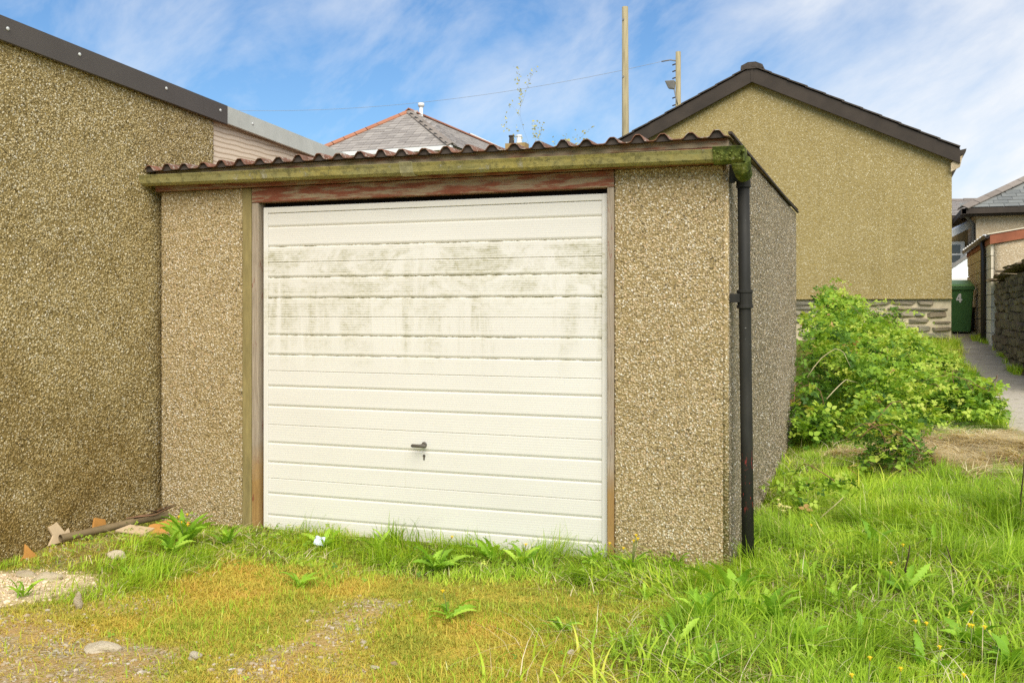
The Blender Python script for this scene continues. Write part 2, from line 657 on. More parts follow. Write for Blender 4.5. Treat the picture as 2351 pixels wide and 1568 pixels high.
M_DOOR, M_GROOVE = door_mat(), groove_mat()
M_BLACK = simple('black_shadow_gap', (0.012, 0.010, 0.008), 0.9, 0.1)
M_HANDLE = simple('grey_brown_handle', (0.095, 0.08, 0.062), 0.45, 0.4, 0.1)
M_BARGE = simple('brown_black_bargeboard', (0.050, 0.037, 0.027), 0.6, 0.25, 0.25, 2.5)
M_TILE = simple('dark_roof_tile', (0.075, 0.06, 0.05), 0.85, 0.2, 0.35, 14, 0.3)
M_SLATE = None


def slate_mat(name, a, b, lich):
    m = NM(name, 0.65, 0.35)
    c = m.mix(m.rnd(), a, b)
    c = m.mix(m.ramp(m.noise(9, 5, 0.7), [(0.5, 0.0), (0.75, 0.6)]), c, lich)
    m.col(c)
    m.bump(m.noise(12, 4), 0.3, 0.01)
    return m.m


M_SLATE = slate_mat('grey_slate', (0.25, 0.22, 0.195), (0.38, 0.34, 0.30), (0.48, 0.43, 0.37))
M_SLATE2 = slate_mat('green_grey_slate', (0.15, 0.155, 0.145), (0.24, 0.245, 0.225), (0.33, 0.32, 0.28))
M_CLAY = slate_mat('clay_ridge_tile', (0.344, 0.128, 0.062), (0.426, 0.178, 0.095), (0.369, 0.255, 0.190))
M_RIDGEG = slate_mat('grey_ridge_tile', (0.20, 0.165, 0.135), (0.28, 0.235, 0.195), (0.35, 0.3, 0.25))
M_WHITE = simple('white_upvc', (0.80, 0.79, 0.76), 0.35, 0.4, 0.04)
M_OCHRE = simple('ochre_render', (0.34, 0.23, 0.095), 0.9, 0.2, 0.12, 3, 0.2)
M_BLOCK = slate_mat('cream_block', (0.700, 0.600, 0.450), (0.775, 0.675, 0.512), (0.625, 0.525, 0.362))
M_MORTAR = simple('block_mortar', (0.42, 0.35, 0.25), 0.95, 0.1, 0.1, 20)
M_REDFASCIA = simple('red_brown_fascia', (0.30, 0.10, 0.05), 0.7, 0.25, 0.25, 5)
M_GLASS = None


def glass(name, c, rough=0.08):
    m = NM(name, rough, 0.6)
    m.col(c)
    return m.m


M_GLASS = glass('dark_window_glass', (0.06, 0.065, 0.065))
M_CARGLASS = glass('pale_car_glass', (0.55, 0.62, 0.61), 0.12)
M_CARW = simple('white_car_paint', (0.80, 0.80, 0.79), 0.25, 0.5, 0.02)
M_TYRE = simple('tyre_rubber', (0.02, 0.02, 0.02), 0.8, 0.2)
M_BIN = simple('green_bin_plastic', (0.054, 0.150, 0.037), 0.45, 0.4, 0.12, 3)
M_BINLID = simple('green_bin_lid_plastic', (0.128, 0.272, 0.076), 0.4, 0.4, 0.12, 3)
M_POLE = simple('weathered_pole_wood', (0.34, 0.285, 0.165), 0.9, 0.2, 0.3, 3, 0.3, stretch=(9, 9, 0.6))
M_GREY = simple('grey_galvanised_fitting', (0.22, 0.21, 0.19), 0.5, 0.4, 0.1)
M_CABLE = simple('grey_cable', (0.34, 0.36, 0.38), 0.6, 0.3, 0.1)


def stone_mat(name, cols, lich, lichamt=0.5):
    m = NM(name, 0.92, 0.15)
    c = m.ramp(m.rnd(), [(i / (len(cols) - 1), q) for i, q in enumerate(cols)])
    f = m.noise(18, 6, 0.7)
    c = m.mix(m.ramp(f, [(0.3, 0.0), (0.7, 0.6)]), c, tuple(q * 0.62 for q in cols[0]))
    c = m.mix(m.ramp(m.noise(6, 5, 0.7), [(0.54, 0.0), (0.66, lichamt)]), c, lich)
    m.col(c)
    m.bump(f, 0.7, 0.02)
    return m.m


M_RUBBLE = stone_mat('dark_rubble', [(0.164, 0.116, 0.070), (0.306, 0.222, 0.130), (0.219, 0.149, 0.100), (0.394, 0.297, 0.170)], (0.438, 0.383, 0.140), 0.5)
M_PLINTH = stone_mat('grey_plinth_stone', [(0.289, 0.262, 0.202), (0.377, 0.342, 0.246), (0.333, 0.251, 0.157), (0.444, 0.399, 0.291)], (0.466, 0.422, 0.280), 0.4)
M_RMORT = simple('rubble_core', (0.072, 0.056, 0.035), 0.95, 0.1, 0.3, 12, 0.5)
M_PMORT = simple('plinth_mortar', (0.625, 0.525, 0.350), 0.95, 0.1, 0.2, 9, 0.5)
M_PALE = stone_mat('pale_stone', [(0.609, 0.504, 0.338), (0.797, 0.672, 0.463), (0.696, 0.616, 0.475)], (0.478, 0.392, 0.250), 0.3)
M_TERRA = simple('terracotta', (0.50, 0.24, 0.06), 0.85, 0.2, 0.2, 12, 0.3)
M_CREAMCLAY = simple('cream_clay', (0.58, 0.44, 0.27), 0.85, 0.2, 0.12, 10, 0.2)
M_OLDPIPE = simple('old_brown_pipe', (0.20, 0.145, 0.075), 0.7, 0.3, 0.3, 7, 0.2)
M_PAPER = simple('pale_blue_plastic', (0.62, 0.68, 0.76), 0.5, 0.3, 0.08)


def board_mat():
    m = NM('cream_grained_board', 0.7, 0.25)
    w = m.n('ShaderNodeTexWave', wave_type='BANDS', bands_direction='Z')
    w.inputs['Scale'].default_value = 9
    w.inputs['Distortion'].default_value = 2.5
    w.inputs['Detail'].default_value = 3
    w.inputs['Detail Scale'].default_value = 0.8
    m.nt.links.new(m.vec((1, 0.7, 1)), w.inputs['Vector'])
    m.col(m.ramp(w.outputs['Fac'], [(0.0, (0.42, 0.31, 0.20)), (0.10, (0.64, 0.50, 0.35)), (0.3, (0.76, 0.62, 0.46)), (1.0, (0.82, 0.68, 0.52))]))
    return m.m


M_BOARD = board_mat()


def leaf_mat(name, stops, trans=0.35, rough=0.55):
    m = NM(name, rough, 0.3)
    c = m.ramp(m.attr('tint'), stops)
    m.col(c)
    tr = m.n('ShaderNodeBsdfTranslucent')
    m.put(m.mix(1.0, c, (1.25, 1.2, 0.6), 'MULTIPLY'), tr.inputs['Color'])
    mx = m.n('ShaderNodeMixShader')
    mx.inputs[0].default_value = trans
    m.nt.links.new(m.b.outputs[0], mx.inputs[1])
    m.nt.links.new(tr.outputs[0], mx.inputs[2])
    out = [q for q in m.nt.nodes if q.type == 'OUTPUT_MATERIAL'][0]
    m.nt.links.new(mx.outputs[0], out.inputs['Surface'])
    return m.m


def leaf_obj_mat(name, stops, trans=0.35):
    m = NM(name, 0.55, 0.3)
    c = m.ramp(m.rnd(), stops)
    m.col(c)
    tr = m.n('ShaderNodeBsdfTranslucent')
    m.put(m.mix(1.0, c, (1.25, 1.2, 0.6), 'MULTIPLY'), tr.inputs['Color'])
    mx = m.n('ShaderNodeMixShader')
    mx.inputs[0].default_value = trans
    m.nt.links.new(m.b.outputs[0], mx.inputs[1])
    m.nt.links.new(tr.outputs[0], mx.inputs[2])
    out = [q for q in m.nt.nodes if q.type == 'OUTPUT_MATERIAL'][0]
    m.nt.links.new(mx.outputs[0], out.inputs['Surface'])
    return m.m


GRASS_STOPS = [(0.0, (0.201, 0.330, 0.023)), (0.35, (0.349, 0.538, 0.034)), (0.7, (0.538, 0.703, 0.057)), (0.86, (0.780, 0.791, 0.114)), (0.94, (0.900, 0.812, 0.285)), (1.0, (0.900, 0.900, 0.417))]
M_GRASS = leaf_mat('meadow_grass', GRASS_STOPS, 0.4)
M_MOSS = leaf_mat('yellow_moss', [(0.0, (0.24, 0.32, 0.035)), (0.3, (0.46, 0.45, 0.06)), (0.6, (0.64, 0.50, 0.085)), (0.85, (0.62, 0.37, 0.075)), (1.0, (0.70, 0.56, 0.22))], 0.25, 0.8)
M_STRAW = leaf_mat('dry_straw', [(0.0, (0.42, 0.31, 0.13)), (0.4, (0.70, 0.57, 0.32)), (1.0, (0.86, 0.76, 0.52))], 0.3, 0.7)
BR_STOPS = [(0.0, (0.062, 0.138, 0.021)), (0.3, (0.150, 0.295, 0.032)), (0.65, (0.355, 0.539, 0.050)), (0.92, (0.568, 0.687, 0.104)), (1.0, (0.638, 0.392, 0.156))]
M_BRAMBLE = leaf_mat('bramble_leaves', BR_STOPS, 0.4)
M_BRLEAF = leaf_obj_mat('bramble_leaf', BR_STOPS, 0.4)
M_CANE = simple('bramble_cane', (0.24, 0.13, 0.07), 0.7, 0.3, 0.35, 6)
M_DANDE = leaf_obj_mat('dandelion_leaf', [(0.0, (0.181, 0.367, 0.026)), (0.5, (0.329, 0.561, 0.043)), (1.0, (0.510, 0.712, 0.086))], 0.35)
M_STEM = simple('green_stem', (0.16, 0.2, 0.05), 0.6, 0.3, 0.2)
M_YELLOW = simple('yellow_petals', (0.85, 0.62, 0.03), 0.7, 0.2, 0.12, 60)
M_PRIM = simple('pale_yellow_petals', (0.80, 0.74, 0.30), 0.7, 0.2, 0.1, 60)
M_DEAD = simple('dead_stem', (0.055, 0.035, 0.02), 0.8, 0.2, 0.2)
M_STRAWSTEM = simple('straw_stem', (0.6, 0.5, 0.3), 0.7, 0.2, 0.1)
M_SAPLEAF = leaf_mat('sapling_leaves', [(0.0, (0.429, 0.377, 0.104)), (0.6, (0.598, 0.546, 0.169)), (1.0, (0.754, 0.702, 0.312))], 0.35)
M_SAPTWIG = simple('sapling_bark', (0.16, 0.12, 0.08), 0.8, 0.2, 0.2)


# ------------------------------------------------------------------ ground
def gz(x, y):
    x = np.asarray(x, float)
    y = np.asarray(y, float)
    yp = np.maximum(y, 0)
    z = 0.06 * yp * yp / (yp + 0.8)
    bank = 0.09 * sm(-0.1, 1.1, x) * sm(-2.2, 0.3, y) * (1 - sm(3, 6, y))
    near = (1 - sm(6, 9, np.abs(x - 0.3))) * (1 - sm(5, 8, np.abs(y - 0.5)))
    off = 1 - sm(1.2, 1.7, x) * sm(4.0, 5.0, y)
    bumps = (fbm(x * 1.4, y * 1.4, 3) - 0.5) * 0.05 + (fbm(x * 6, y * 6, 5, 3) - 0.5) * 0.018
    hump = 0.045 * np.exp(-((x + 3.15) / 0.38) ** 2 - ((y + 0.75) / 0.35) ** 2)
    front = 1 - 0.85 * sm(-3.7, -3.4, x) * (1 - sm(0, 0.2, x)) * sm(-0.7, -0.15, y)
    return z + (bank + bumps * front * off) * near + hump - 0.006


def lush_f(x, y):
    n = fbm(x * 2.1, y * 2.1, 11) - 0.5
    right = sm(-0.75, 0.25, x + n * 1.1 + 0.10 * (y + 1.0))
    strip = sm(-1.02, -0.42, y + n * 0.7)
    left = sm(-2.35, -2.75, x + n * 0.7) * sm(-1.75, -1.35, y + n * 0.5) * 0.75
    return np.clip(np.maximum(np.maximum(right, strip), left), 0, 1)


def gravel_f(x, y):
    n = fbm(x * 3.0, y * 3.0, 23) - 0.5
    a = 0.9 * sm(-1.68, -2.05, y + n * 0.55 + (x + 2.2) * 0.12) * sm(-1.45, -1.9, x + n * 0.5)
    t = np.exp(-((x + 1.38 + 0.10 * (y + 1.6) + n * 0.25) / 0.16) ** 2) * sm(-1.0, -1.15, y + n * 0.3)
    c = sm(0.62, 0.74, vn(x * 2.6, y * 2.6, 40)) * 0.6 * sm(-0.9, -1.2, y) * sm(-0.5, -0.9, x)
    corner = sm(-3.0, -3.2, x) * sm(-1.2, -1.05, y) * (1 - sm(-0.35, -0.15, y)) * 0.3
    return np.clip(np.maximum.reduce([a, t * 0.8, c * 0.7, corner]), 0, 1)


def sand_f(x, y):
    n = fbm(x * 4, y * 4, 31) - 0.5
    d = np.sqrt(((x + 3.25) / 0.58) ** 2 + ((y + 1.48) / 0.34) ** 2) + n * 0.8
    return 1 - sm(0.55, 1.1, d)


def straw_f(x, y):
    n = fbm(x * 2.5, y * 2.5, 37) - 0.5
    d = np.sqrt(((x - 1.6) / 1.1) ** 2 + ((y - 3.15) / 1.15) ** 2) + n * 1.3
    return 1 - sm(0.6, 1.1, d)


def path_edge(y):
    y = np.asarray(y, float)
    return 1.74 + 0.02 * (y - 5) + 0.22 * (fbm(y * 1.3, y * 0 + 2.0, 401, 4) - 0.5)


def axis(lo, hi, step, outs):
    fine = np.arange(lo, hi, step)
    return np.array([-q for q in outs[::-1]] + []) if False else fine


xs = np.concatenate([[-400, -200, -100, -60, -40, -28, -20, -15, -11, -8, -6.5, -5.5], np.arange(-4.6, 3.2, 0.035), np.arange(3.3, 6, 0.3), [7, 9, 12, 16, 22, 30, 45, 70, 120, 220, 400]])
ys = np.concatenate([[-120, -60, -30, -15, -8, -5, -3.5], np.arange(-2.7, 4.6, 0.035), np.arange(4.7, 20, 0.15), [21, 23, 26, 30, 36, 45, 60, 90, 150, 300, 600]])
GX, GY = np.meshgrid(xs, ys)
GZ = gz(GX, GY)
GZ = np.minimum(GZ, 4.0)
onp = (GX > path_edge(GY) - 0.02) & (GX < 2.46) & (GY > 4.0) & (GY < 22)
GZ = np.where(onp, GZ - 0.012, GZ)
V = np.stack([GX.ravel(), GY.ravel(), GZ.ravel()], 1)
nx, ny = len(xs), len(ys)
idx = np.arange(nx * ny).reshape(ny, nx)
F = np.stack([idx[:-1, :-1].ravel(), idx[:-1, 1:].ravel(), idx[1:, 1:].ravel(), idx[1:, :-1].ravel()], 1)


def ground_mat():
    m = NM('moss_and_soil_ground', 0.95, 0.15)
    a = m.noise(5, 6, 0.65)
    b = m.noise(45, 5, 0.7)
    moss = m.ramp(m.math('ADD', m.math('MULTIPLY', a, 0.6), m.math('MULTIPLY', b, 0.4)),
                  [(0.32, (0.26, 0.23, 0.035)), (0.45, (0.50, 0.41, 0.06)), (0.55, (0.60, 0.43, 0.075)), (0.68, (0.52, 0.30, 0.075))])
    soil = m.ramp(b, [(0.3, (0.08, 0.09, 0.015)), (0.7, (0.18, 0.17, 0.035))])
    v = m.voro(75)
    sepc = m.n('ShaderNodeSeparateColor')
    m.nt.links.new(v.outputs['Color'], sepc.inputs[0])
    grav = m.ramp(sepc.outputs[0], [(0.0, (0.24, 0.17, 0.10)), (0.4, (0.42, 0.32, 0.19)), (0.75, (0.50, 0.42, 0.31)), (1.0, (0.68, 0.62, 0.52))])
    grav = m.mix(m.ramp(a, [(0.38, 0.0), (0.58, 0.85)]), grav, (0.52, 0.33, 0.12))
    sand = m.ramp(m.math('ADD', m.math('MULTIPLY', a, 0.5), m.math('MULTIPLY', b, 0.5)), [(0.35, (0.62, 0.46, 0.27)), (0.6, (0.80, 0.63, 0.42)), (0.75, (0.85, 0.72, 0.53))])
    straw = m.ramp(b, [(0.3, (0.46, 0.35, 0.17)), (0.7, (0.72, 0.59, 0.35))])
    c = m.mix(m.attr('lush'), moss, soil)
    c = m.mix(m.attr('gravel'), c, grav)
    c = m.mix(m.attr('sand'), c, sand)
    c = m.mix(m.attr('straw'), c, straw)
    m.col(c)
    p = m.bump(v.outputs['Distance'], 0.5, 0.012)
    m.bump(b, 0.8, 0.02, p)
    return m.m


me = npmesh('ground', V, F, None, ground_mat())
for nm, fn in (('lush', lush_f), ('gravel', gravel_f), ('sand', sand_f), ('straw', straw_f)):
    at_ = me.attributes.new(nm, 'FLOAT', 'POINT')
    at_.data.foreach_set('value', fn(V[:, 0], V[:, 1]).astype(np.float32))
props(link('ground', me, None), kind='structure')

# path beside the far wall
pys = np.arange(4.2, 30, 0.15)
pv, pf = [], []
for y in pys:
    e = float(path_edge(y))
    for k in range(9):
        x = e + (2.445 - e) * k / 8 if y < 13 else e + (2.39 - e) * k / 8
        crown = 0.0
        pv.append((x, y, float(gz(x, y)) + 0.004 + crown))
for i in range(len(pys) - 1):
    for k in range(8):
        a = i * 9 + k
        pf.append((a, a + 1, a + 10, a + 9))


def asphalt():
    m = NM('worn_asphalt', 0.9, 0.25)
    a = m.noise(3, 5, 0.65)
    b = m.noise(120, 3, 0.7)
    y = m.xyz()[1]
    c = m.ramp(a, [(0.3, (0.30, 0.26, 0.20)), (0.7, (0.42, 0.375, 0.30))])
    pale = m.ramp(m.math('ADD', m.math('MULTIPLY', y, 0.1), m.math('MULTIPLY', a, 0.25)), [(0.80, 1.0), (0.92, 0.0)])
    c = m.mix(pale, c, (0.58, 0.51, 0.40))
    c = m.mix(m.ramp(m.noise(7, 6, 0.7), [(0.56, 0.0), (0.66, 0.7)]), c, (0.13, 0.13, 0.035))
    c = m.mix(m.ramp(b, [(0.35, 0.5), (0.6, 0.0)]), c, (0.06, 0.055, 0.045))
    m.col(c)
    m.bump(b, 0.4, 0.005)
    return m.m


mb = MB()
mb.add(pv, pf)
props(mb.build('path', asphalt(), None, True), kind='structure')

# ------------------------------------------------------------------ garage
GL, GR, GB = -3.51, 0.0, 4.35
DL, DR, DT = -2.774, -0.634, 1.929
gar = thing('garage', (-1.75, 2.1, 0), 'small flat-roofed pebbledash garage with closed white up-and-over door', 'garage')


def plate(name, mat, parent, origin, du, dv, lu, lv, step, amp, normal, seed, thick=0.06):
    """wall panel as a fine grid with slightly uneven face and real thickness"""
    nu, nv = max(2, int(lu / step)), max(2, int(lv / step))
    U, W = np.meshgrid(np.linspace(0, lu, nu + 1), np.linspace(0, lv, nv + 1))
    h = ((fbm(U * 2.5, W * 2.5, seed) - 0.5) * 1.4 + (fbm(U * 30, W * 30, seed + 5, 2) - 0.5) * 0.8) * amp
    o, du, dv, nn = (np.array(q, float) for q in (origin, du, dv, normal))
    P = o + U[..., None] * du + W[..., None] * dv + h[..., None] * nn
    B = o + U[..., None] * du + W[..., None] * dv - thick * nn
    a = np.arange((nu + 1) * (nv + 1)).reshape(nv + 1, nu + 1)
    f = [np.stack([a[:-1, :-1].ravel(), a[:-1, 1:].ravel(), a[1:, 1:].ravel(), a[1:, :-1].ravel()], 1)]
    nb = a.size
    rim = np.concatenate([a[0, :], a[1:, -1], a[-1, -2::-1], a[-2:0:-1, 0]])
    k = len(rim)
    r2 = np.roll(rim, -1)
    ring = np.arange(k) + nb
    Bv = B.reshape(-1, 3)[rim]
    f.append(np.stack([rim, ring, np.roll(ring, -1), r2], 1))
    V_ = np.concatenate([P.reshape(-1, 3), Bv])
    m_ = npmesh(name, V_, np.concatenate(f), None, mat, smooth=True)
    bmfix(m_)
    return link(name, m_, None, parent)


plate('wall_panel', M_DASH_G, gar, (-0.588, 0, -0.15), (1, 0, 0), (0, 0, 1), 0.586, 2.20, 0.012, 0.004, (0, -1, 0), 50)
plate('wall_panel', M_DASH_G, gar, (GL, 0, -0.15), (1, 0, 0), (0, 0, 1), 0.606, 2.20, 0.012, 0.004, (0, -1, 0), 60)
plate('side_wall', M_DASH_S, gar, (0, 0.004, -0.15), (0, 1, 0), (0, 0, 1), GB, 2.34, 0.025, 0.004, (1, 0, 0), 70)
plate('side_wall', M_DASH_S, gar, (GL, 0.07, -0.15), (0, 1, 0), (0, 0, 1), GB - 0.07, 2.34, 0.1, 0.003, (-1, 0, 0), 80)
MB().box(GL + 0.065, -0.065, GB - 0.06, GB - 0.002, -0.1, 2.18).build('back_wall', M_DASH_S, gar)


def proud_stones(parent, n, place, normal, mat, r0=0.0028, r1=0.0054):
    """stones of the dash that stand proud of the render: real little lumps"""
    P_ = place(n)
    n = len(P_)
    oct_ = np.array([(1, 0, 0), (-1, 0, 0), (0, 1, 0), (0, -1, 0), (0, 0, 1), (0, 0, -1)], float)
    of = np.array([(0, 2, 4), (2, 1, 4), (1, 3, 4), (3, 0, 4), (2, 0, 5), (1, 2, 5), (3, 1, 5), (0, 3, 5)])
    nn = np.array(normal, float)
    t1 = np.cross(nn, (0, 0, 1.0))
    t2 = np.array((0, 0, 1.0))
    vv = oct_[None] * (RNG.uniform(r0, r1, (n, 1, 1)) * RNG.uniform(0.65, 1.35, (n, 6, 1)))
    a_ = RNG.uniform(0, 6.28, n)
    ca, sa = np.cos(a_)[:, None], np.sin(a_)[:, None]
    X, Y_, Z = vv[..., 0] * ca - vv[..., 1] * sa, vv[..., 0] * sa + vv[..., 1] * ca, vv[..., 2] * 0.75
    out = X[..., None] * t1 + Y_[..., None] * t2 + Z[..., None] * nn + P_[:, None, :]
    F_ = (np.arange(n)[:, None, None] * 6 + of[None]).reshape(-1, 3)
    o = link('proud_stones', npmesh('proud_stones', out.reshape(-1, 3), F_, np.repeat(RNG.random(n), 6), mat, smooth=False), None, parent)
    bmfix(o.data)
    return props(o, kind='stuff')


def chip_mat(name, stops, stain=None):
    m = NM(name, 0.85, 0.25)
    c = m.ramp(m.attr('tint'), stops)
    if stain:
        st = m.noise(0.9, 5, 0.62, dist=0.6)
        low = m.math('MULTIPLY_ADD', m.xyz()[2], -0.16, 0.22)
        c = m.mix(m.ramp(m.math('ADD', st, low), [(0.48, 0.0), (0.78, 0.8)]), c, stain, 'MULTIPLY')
    m.col(c)
    return m.m


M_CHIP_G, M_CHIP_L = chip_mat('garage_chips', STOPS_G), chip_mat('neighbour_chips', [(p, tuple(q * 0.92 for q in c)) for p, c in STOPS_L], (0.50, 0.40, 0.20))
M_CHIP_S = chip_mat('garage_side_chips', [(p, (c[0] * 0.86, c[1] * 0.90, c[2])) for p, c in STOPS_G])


def rect(x0, x1, y, z0, z1):
    return lambda n: np.stack([RNG.uniform(x0, x1, n), y + RNG.uniform(-0.0015, 0.002, n), RNG.uniform(z0, z1, n)], 1)


proud_stones(gar, 8000, rect(-0.585, 0.004, -0.001, -0.02, 2.045), (0, -1, 0), M_CHIP_G)
proud_stones(gar, 9000, rect(GL + 0.003, -2.906, -0.001, -0.02, 2.045), (0, -1, 0), M_CHIP_G)
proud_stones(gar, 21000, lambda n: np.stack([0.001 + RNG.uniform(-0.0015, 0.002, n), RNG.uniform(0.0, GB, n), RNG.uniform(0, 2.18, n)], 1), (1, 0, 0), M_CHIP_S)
# rounded concrete arris at the front right corner
MB().tube([(-0.012, 0.010, -0.1), (-0.012, 0.010, 2.045)], 0.017, 8).build('corner_bead', M_DASH_G, gar, True)
MB().box(-2.902, -2.838, -0.012, 0.06, -0.1, 2.046).build('concrete_post', M_CONC_POST, gar, bevel=0.008)
MB().box(-2.836, -2.790, -0.006, 0.075, -0.05, 1.955).build('timber_post', M_POST, gar, bevel=0.003)
MB().box(-0.626, -0.590, -0.010, 0.075, -0.05, 1.955).build('timber_post', M_POST, gar, bevel=0.003)
MB().box(-2.836, -0.590, -0.008, 0.07, 1.957, 2.046).build('lintel', M_RED, gar, bevel=0.004)
MB().box(GL - 0.01, 0.004, -0.045, -0.008, 2.048, 2.128).build('lower_fascia', M_RED, gar, bevel=0.004)
MB().box(GL - 0.01, 0.006, -0.040, -0.004, 2.130, 2.176).build('upper_fascia', M_REDW, gar, bevel=0.004)
MB().box(0.004, 0.022, -0.02, GB + 0.03, 2.197, 2.210).build('edge_trim', M_TILE, gar)
MB().box(DL - 0.012, DR + 0.006, 0.065, 0.075, -0.05, 1.956).build('door_gap_shade', M_BLACK, gar)  # black sheet standing in for the shade in the gap round the door

# corrugated roof sheet: raised ribs with wide troughs, real thickness, laid almost flat
PITCH = 0.1344
prof = []
x = GL - 0.075
k = 0
while x < -0.06:
    j = 0.004 * math.sin(k * 2.3)
    hh = 0.033 + 0.004 * math.sin(k * 1.7)
    for dx, dz in ((0, 0), (0.012, 0.004), (0.026, hh * 0.72), (0.036, hh), (0.058, hh), (0.068, hh * 0.72), (0.082, 0.004), (0.094, 0)):
        prof.append((x + dx + j, dz))
    x += PITCH
    k += 1
prof.append((0.018, -0.002))
mb = MB()
rows = [(-0.088, 2.1785), (0.5, 2.188), (2.0, 2.205), (GB + 0.05, 2.232)]
n = len(prof)
vs_ = []
for side in (0.0, -0.004):
    for ri, (y, z) in enumerate(rows):
        for i, (px, pz) in enumerate(prof):
            jag = 0.010 * (vn(px * 9.0, 0.3, 91) - 0.5) if ri == 0 else 0
            sag = 0.004 * math.sin(px * 2.1)
            vs_.append((px, y + float(jag), z + pz + side + sag))
fs_ = []
nr = len(rows)
for s_ in range(2):
    for r_ in range(nr - 1):
        for i in range(n - 1):
            a = s_ * nr * n + r_ * n + i
            fs_.append((a, a + 1, a + n + 1, a + n))
for i in range(n - 1):
    a, b = i, nr * n + i
    fs_.append((a, b, b + 1, a + 1))
mb.add(vs_, fs_)
mb.build('roof_sheet', M_SHEET, gar)
# dark fill added in each rib hollow to stand for its shade
mb = MB()
for i in range(0, n - 1, 8):
    q8 = prof[i:i + 8]
    sg = [0.004 * math.sin(a_ * 2.1) for a_, b_ in q8]
    pts = [(a_, b_ * 0.97 - 0.006 + s_) for (a_, b_), s_ in zip(q8, sg)]
    vs_ = [(a_, y_, 2.1785 + dz_ + b_) for y_, dz_ in ((-0.070, 0.0002), (0.03, 0.001)) for a_, b_ in pts]
    mb.add(vs_, [tuple(range(8)), tuple(range(15, 7, -1))] + [(k_, 8 + k_, 9 + k_, k_ + 1) for k_ in range(7)] + [(0, 7, 15, 8)])
mb.build('rib_hollow_shade', M_TILE, gar)

# --- up-and-over door
dy = 0.028
door = MB().box(DL, DL + 0.03, dy - 0.004, dy + 0.03, 0.0, DT).box(DR - 0.03, DR, dy - 0.004, dy + 0.03, 0.0, DT) \
    .box(DL + 0.03, DR - 0.03, dy - 0.004, dy + 0.03, DT - 0.035, DT).build('garage_door', M_DOOR, gar, bevel=0.003)
MB().box(DL + 0.02, DR - 0.02, dy + 0.0075, dy + 0.028, 0.0, DT - 0.02).build('groove', M_GROOVE, door)
zs = [1.894, 1.808, 1.690, 1.504, 1.381, 1.159, 1.041, 0.850, 0.732, 0.510, 0.392, 0.204, 0.073, -0.03]
for i in range(len(zs) - 1):
    z1, z0 = zs[i] - 0.002, zs[i + 1] + 0.002
    h = z1 - z0
    pr = [(dy + 0.008, z0), (dy + 0.003, z0 + 0.005), (dy, z0 + 0.013)]
    groups = ((0.16, 0.42), (0.58, 0.84)) if h > 0.15 else ((0.3, 0.72),)
    for g0, g1 in groups:
        nrib = 5 if h > 0.15 else 5
        for r_ in range(nrib):
            zc = z0 + h * (g0 + (g1 - g0) * r_ / (nrib - 1))
            pr += [(dy, zc - 0.0035), (dy + 0.0002, zc - 0.0018), (dy + 0.0002, zc + 0.0018), (dy, zc + 0.0035)]
    if h > 0.15:
        zc = z0 + h * 0.5
        pr += [(dy, zc - 0.004), (dy + 0.005, zc - 0.001), (dy + 0.005, zc + 0.001), (dy, zc + 0.004)]
        pr = pr[:3] + sorted(pr[3:], key=lambda q: q[1])
    pr += [(dy, z1 - 0.005), (dy + 0.0025, z1 - 0.0015), (dy + 0.008, z1)]
    mb = MB()
    x0, x1 = DL + 0.031, DR - 0.031
    vs_ = [(x0, a, b) for a, b in pr] + [(x1, a, b) for a, b in pr]
    q = len(pr)
    fs_ = [(t, t + 1, q + t + 1, q + t) for t in range(q - 1)]
    fs_.append((0, q, 2 * q - 1, q - 1))
    mb.add(vs_, fs_)
    dp_ = mb.build('door_panel', M_DOOR, door)
    ra = dp_.data.attributes.new('rib', 'FLOAT', 'POINT')
    ra.data.foreach_set('value', [1.0 if v_.co.y > dy + 0.0001 else 0.0 for v_ in dp_.data.vertices])
hx, hz = -1.715, 0.545
hb = MB()
hb.tube([(hx - 0.052, dy - 0.042, hz), (hx - 0.046, dy - 0.042, hz), (hx + 0.036, dy - 0.042, hz), (hx + 0.042, dy - 0.042, hz)], [0.005, 0.0095, 0.0095, 0.005], 10)
hb.tube([(hx + 0.012, dy - 0.042, hz + 0.004), (hx + 0.012, dy + 0.002, hz + 0.004)], 0.0085, 10)
hb.tube([(hx + 0.012, dy - 0.002, hz + 0.004), (hx + 0.012, dy - 0.006, hz + 0.004)], 0.016, 12)
hb.build('handle', M_HANDLE, door, True)
kb = MB()
kb.tube([(hx + 0.010, dy + 0.0015, hz - 0.060), (hx + 0.010, dy - 0.002, hz - 0.060)], 0.0085, 12)
kb.box(hx + 0.0055, hx + 0.0145, dy - 0.0026, dy + 0.001, hz - 0.083, hz - 0.063)
kb.build('keyhole', M_HANDLE, door)

# --- gutter with joint, outlet and downpipe
gp = [(0, -0.044, 0.0), (0, -0.052, 0.0), (0, -0.054, -0.045), (0, -0.070, -0.060), (0, -0.105, -0.060), (0, -0.122, -0.048), (0, -0.132, -0.018), (0, -0.142, 0.0), (0, -0.136, 0.002),
      (0, -0.126, -0.016), (0, -0.117, -0.042), (0, -0.102, -0.054), (0, -0.072, -0.054), (0, -0.058, -0.042), (0, -0.050, -0.004)]
GX0, GX1 = GL - 0.10, 0.0


def gzl(x):
    return 2.140 - 0.034 * (x - GX0) / (GX1 - GX0)


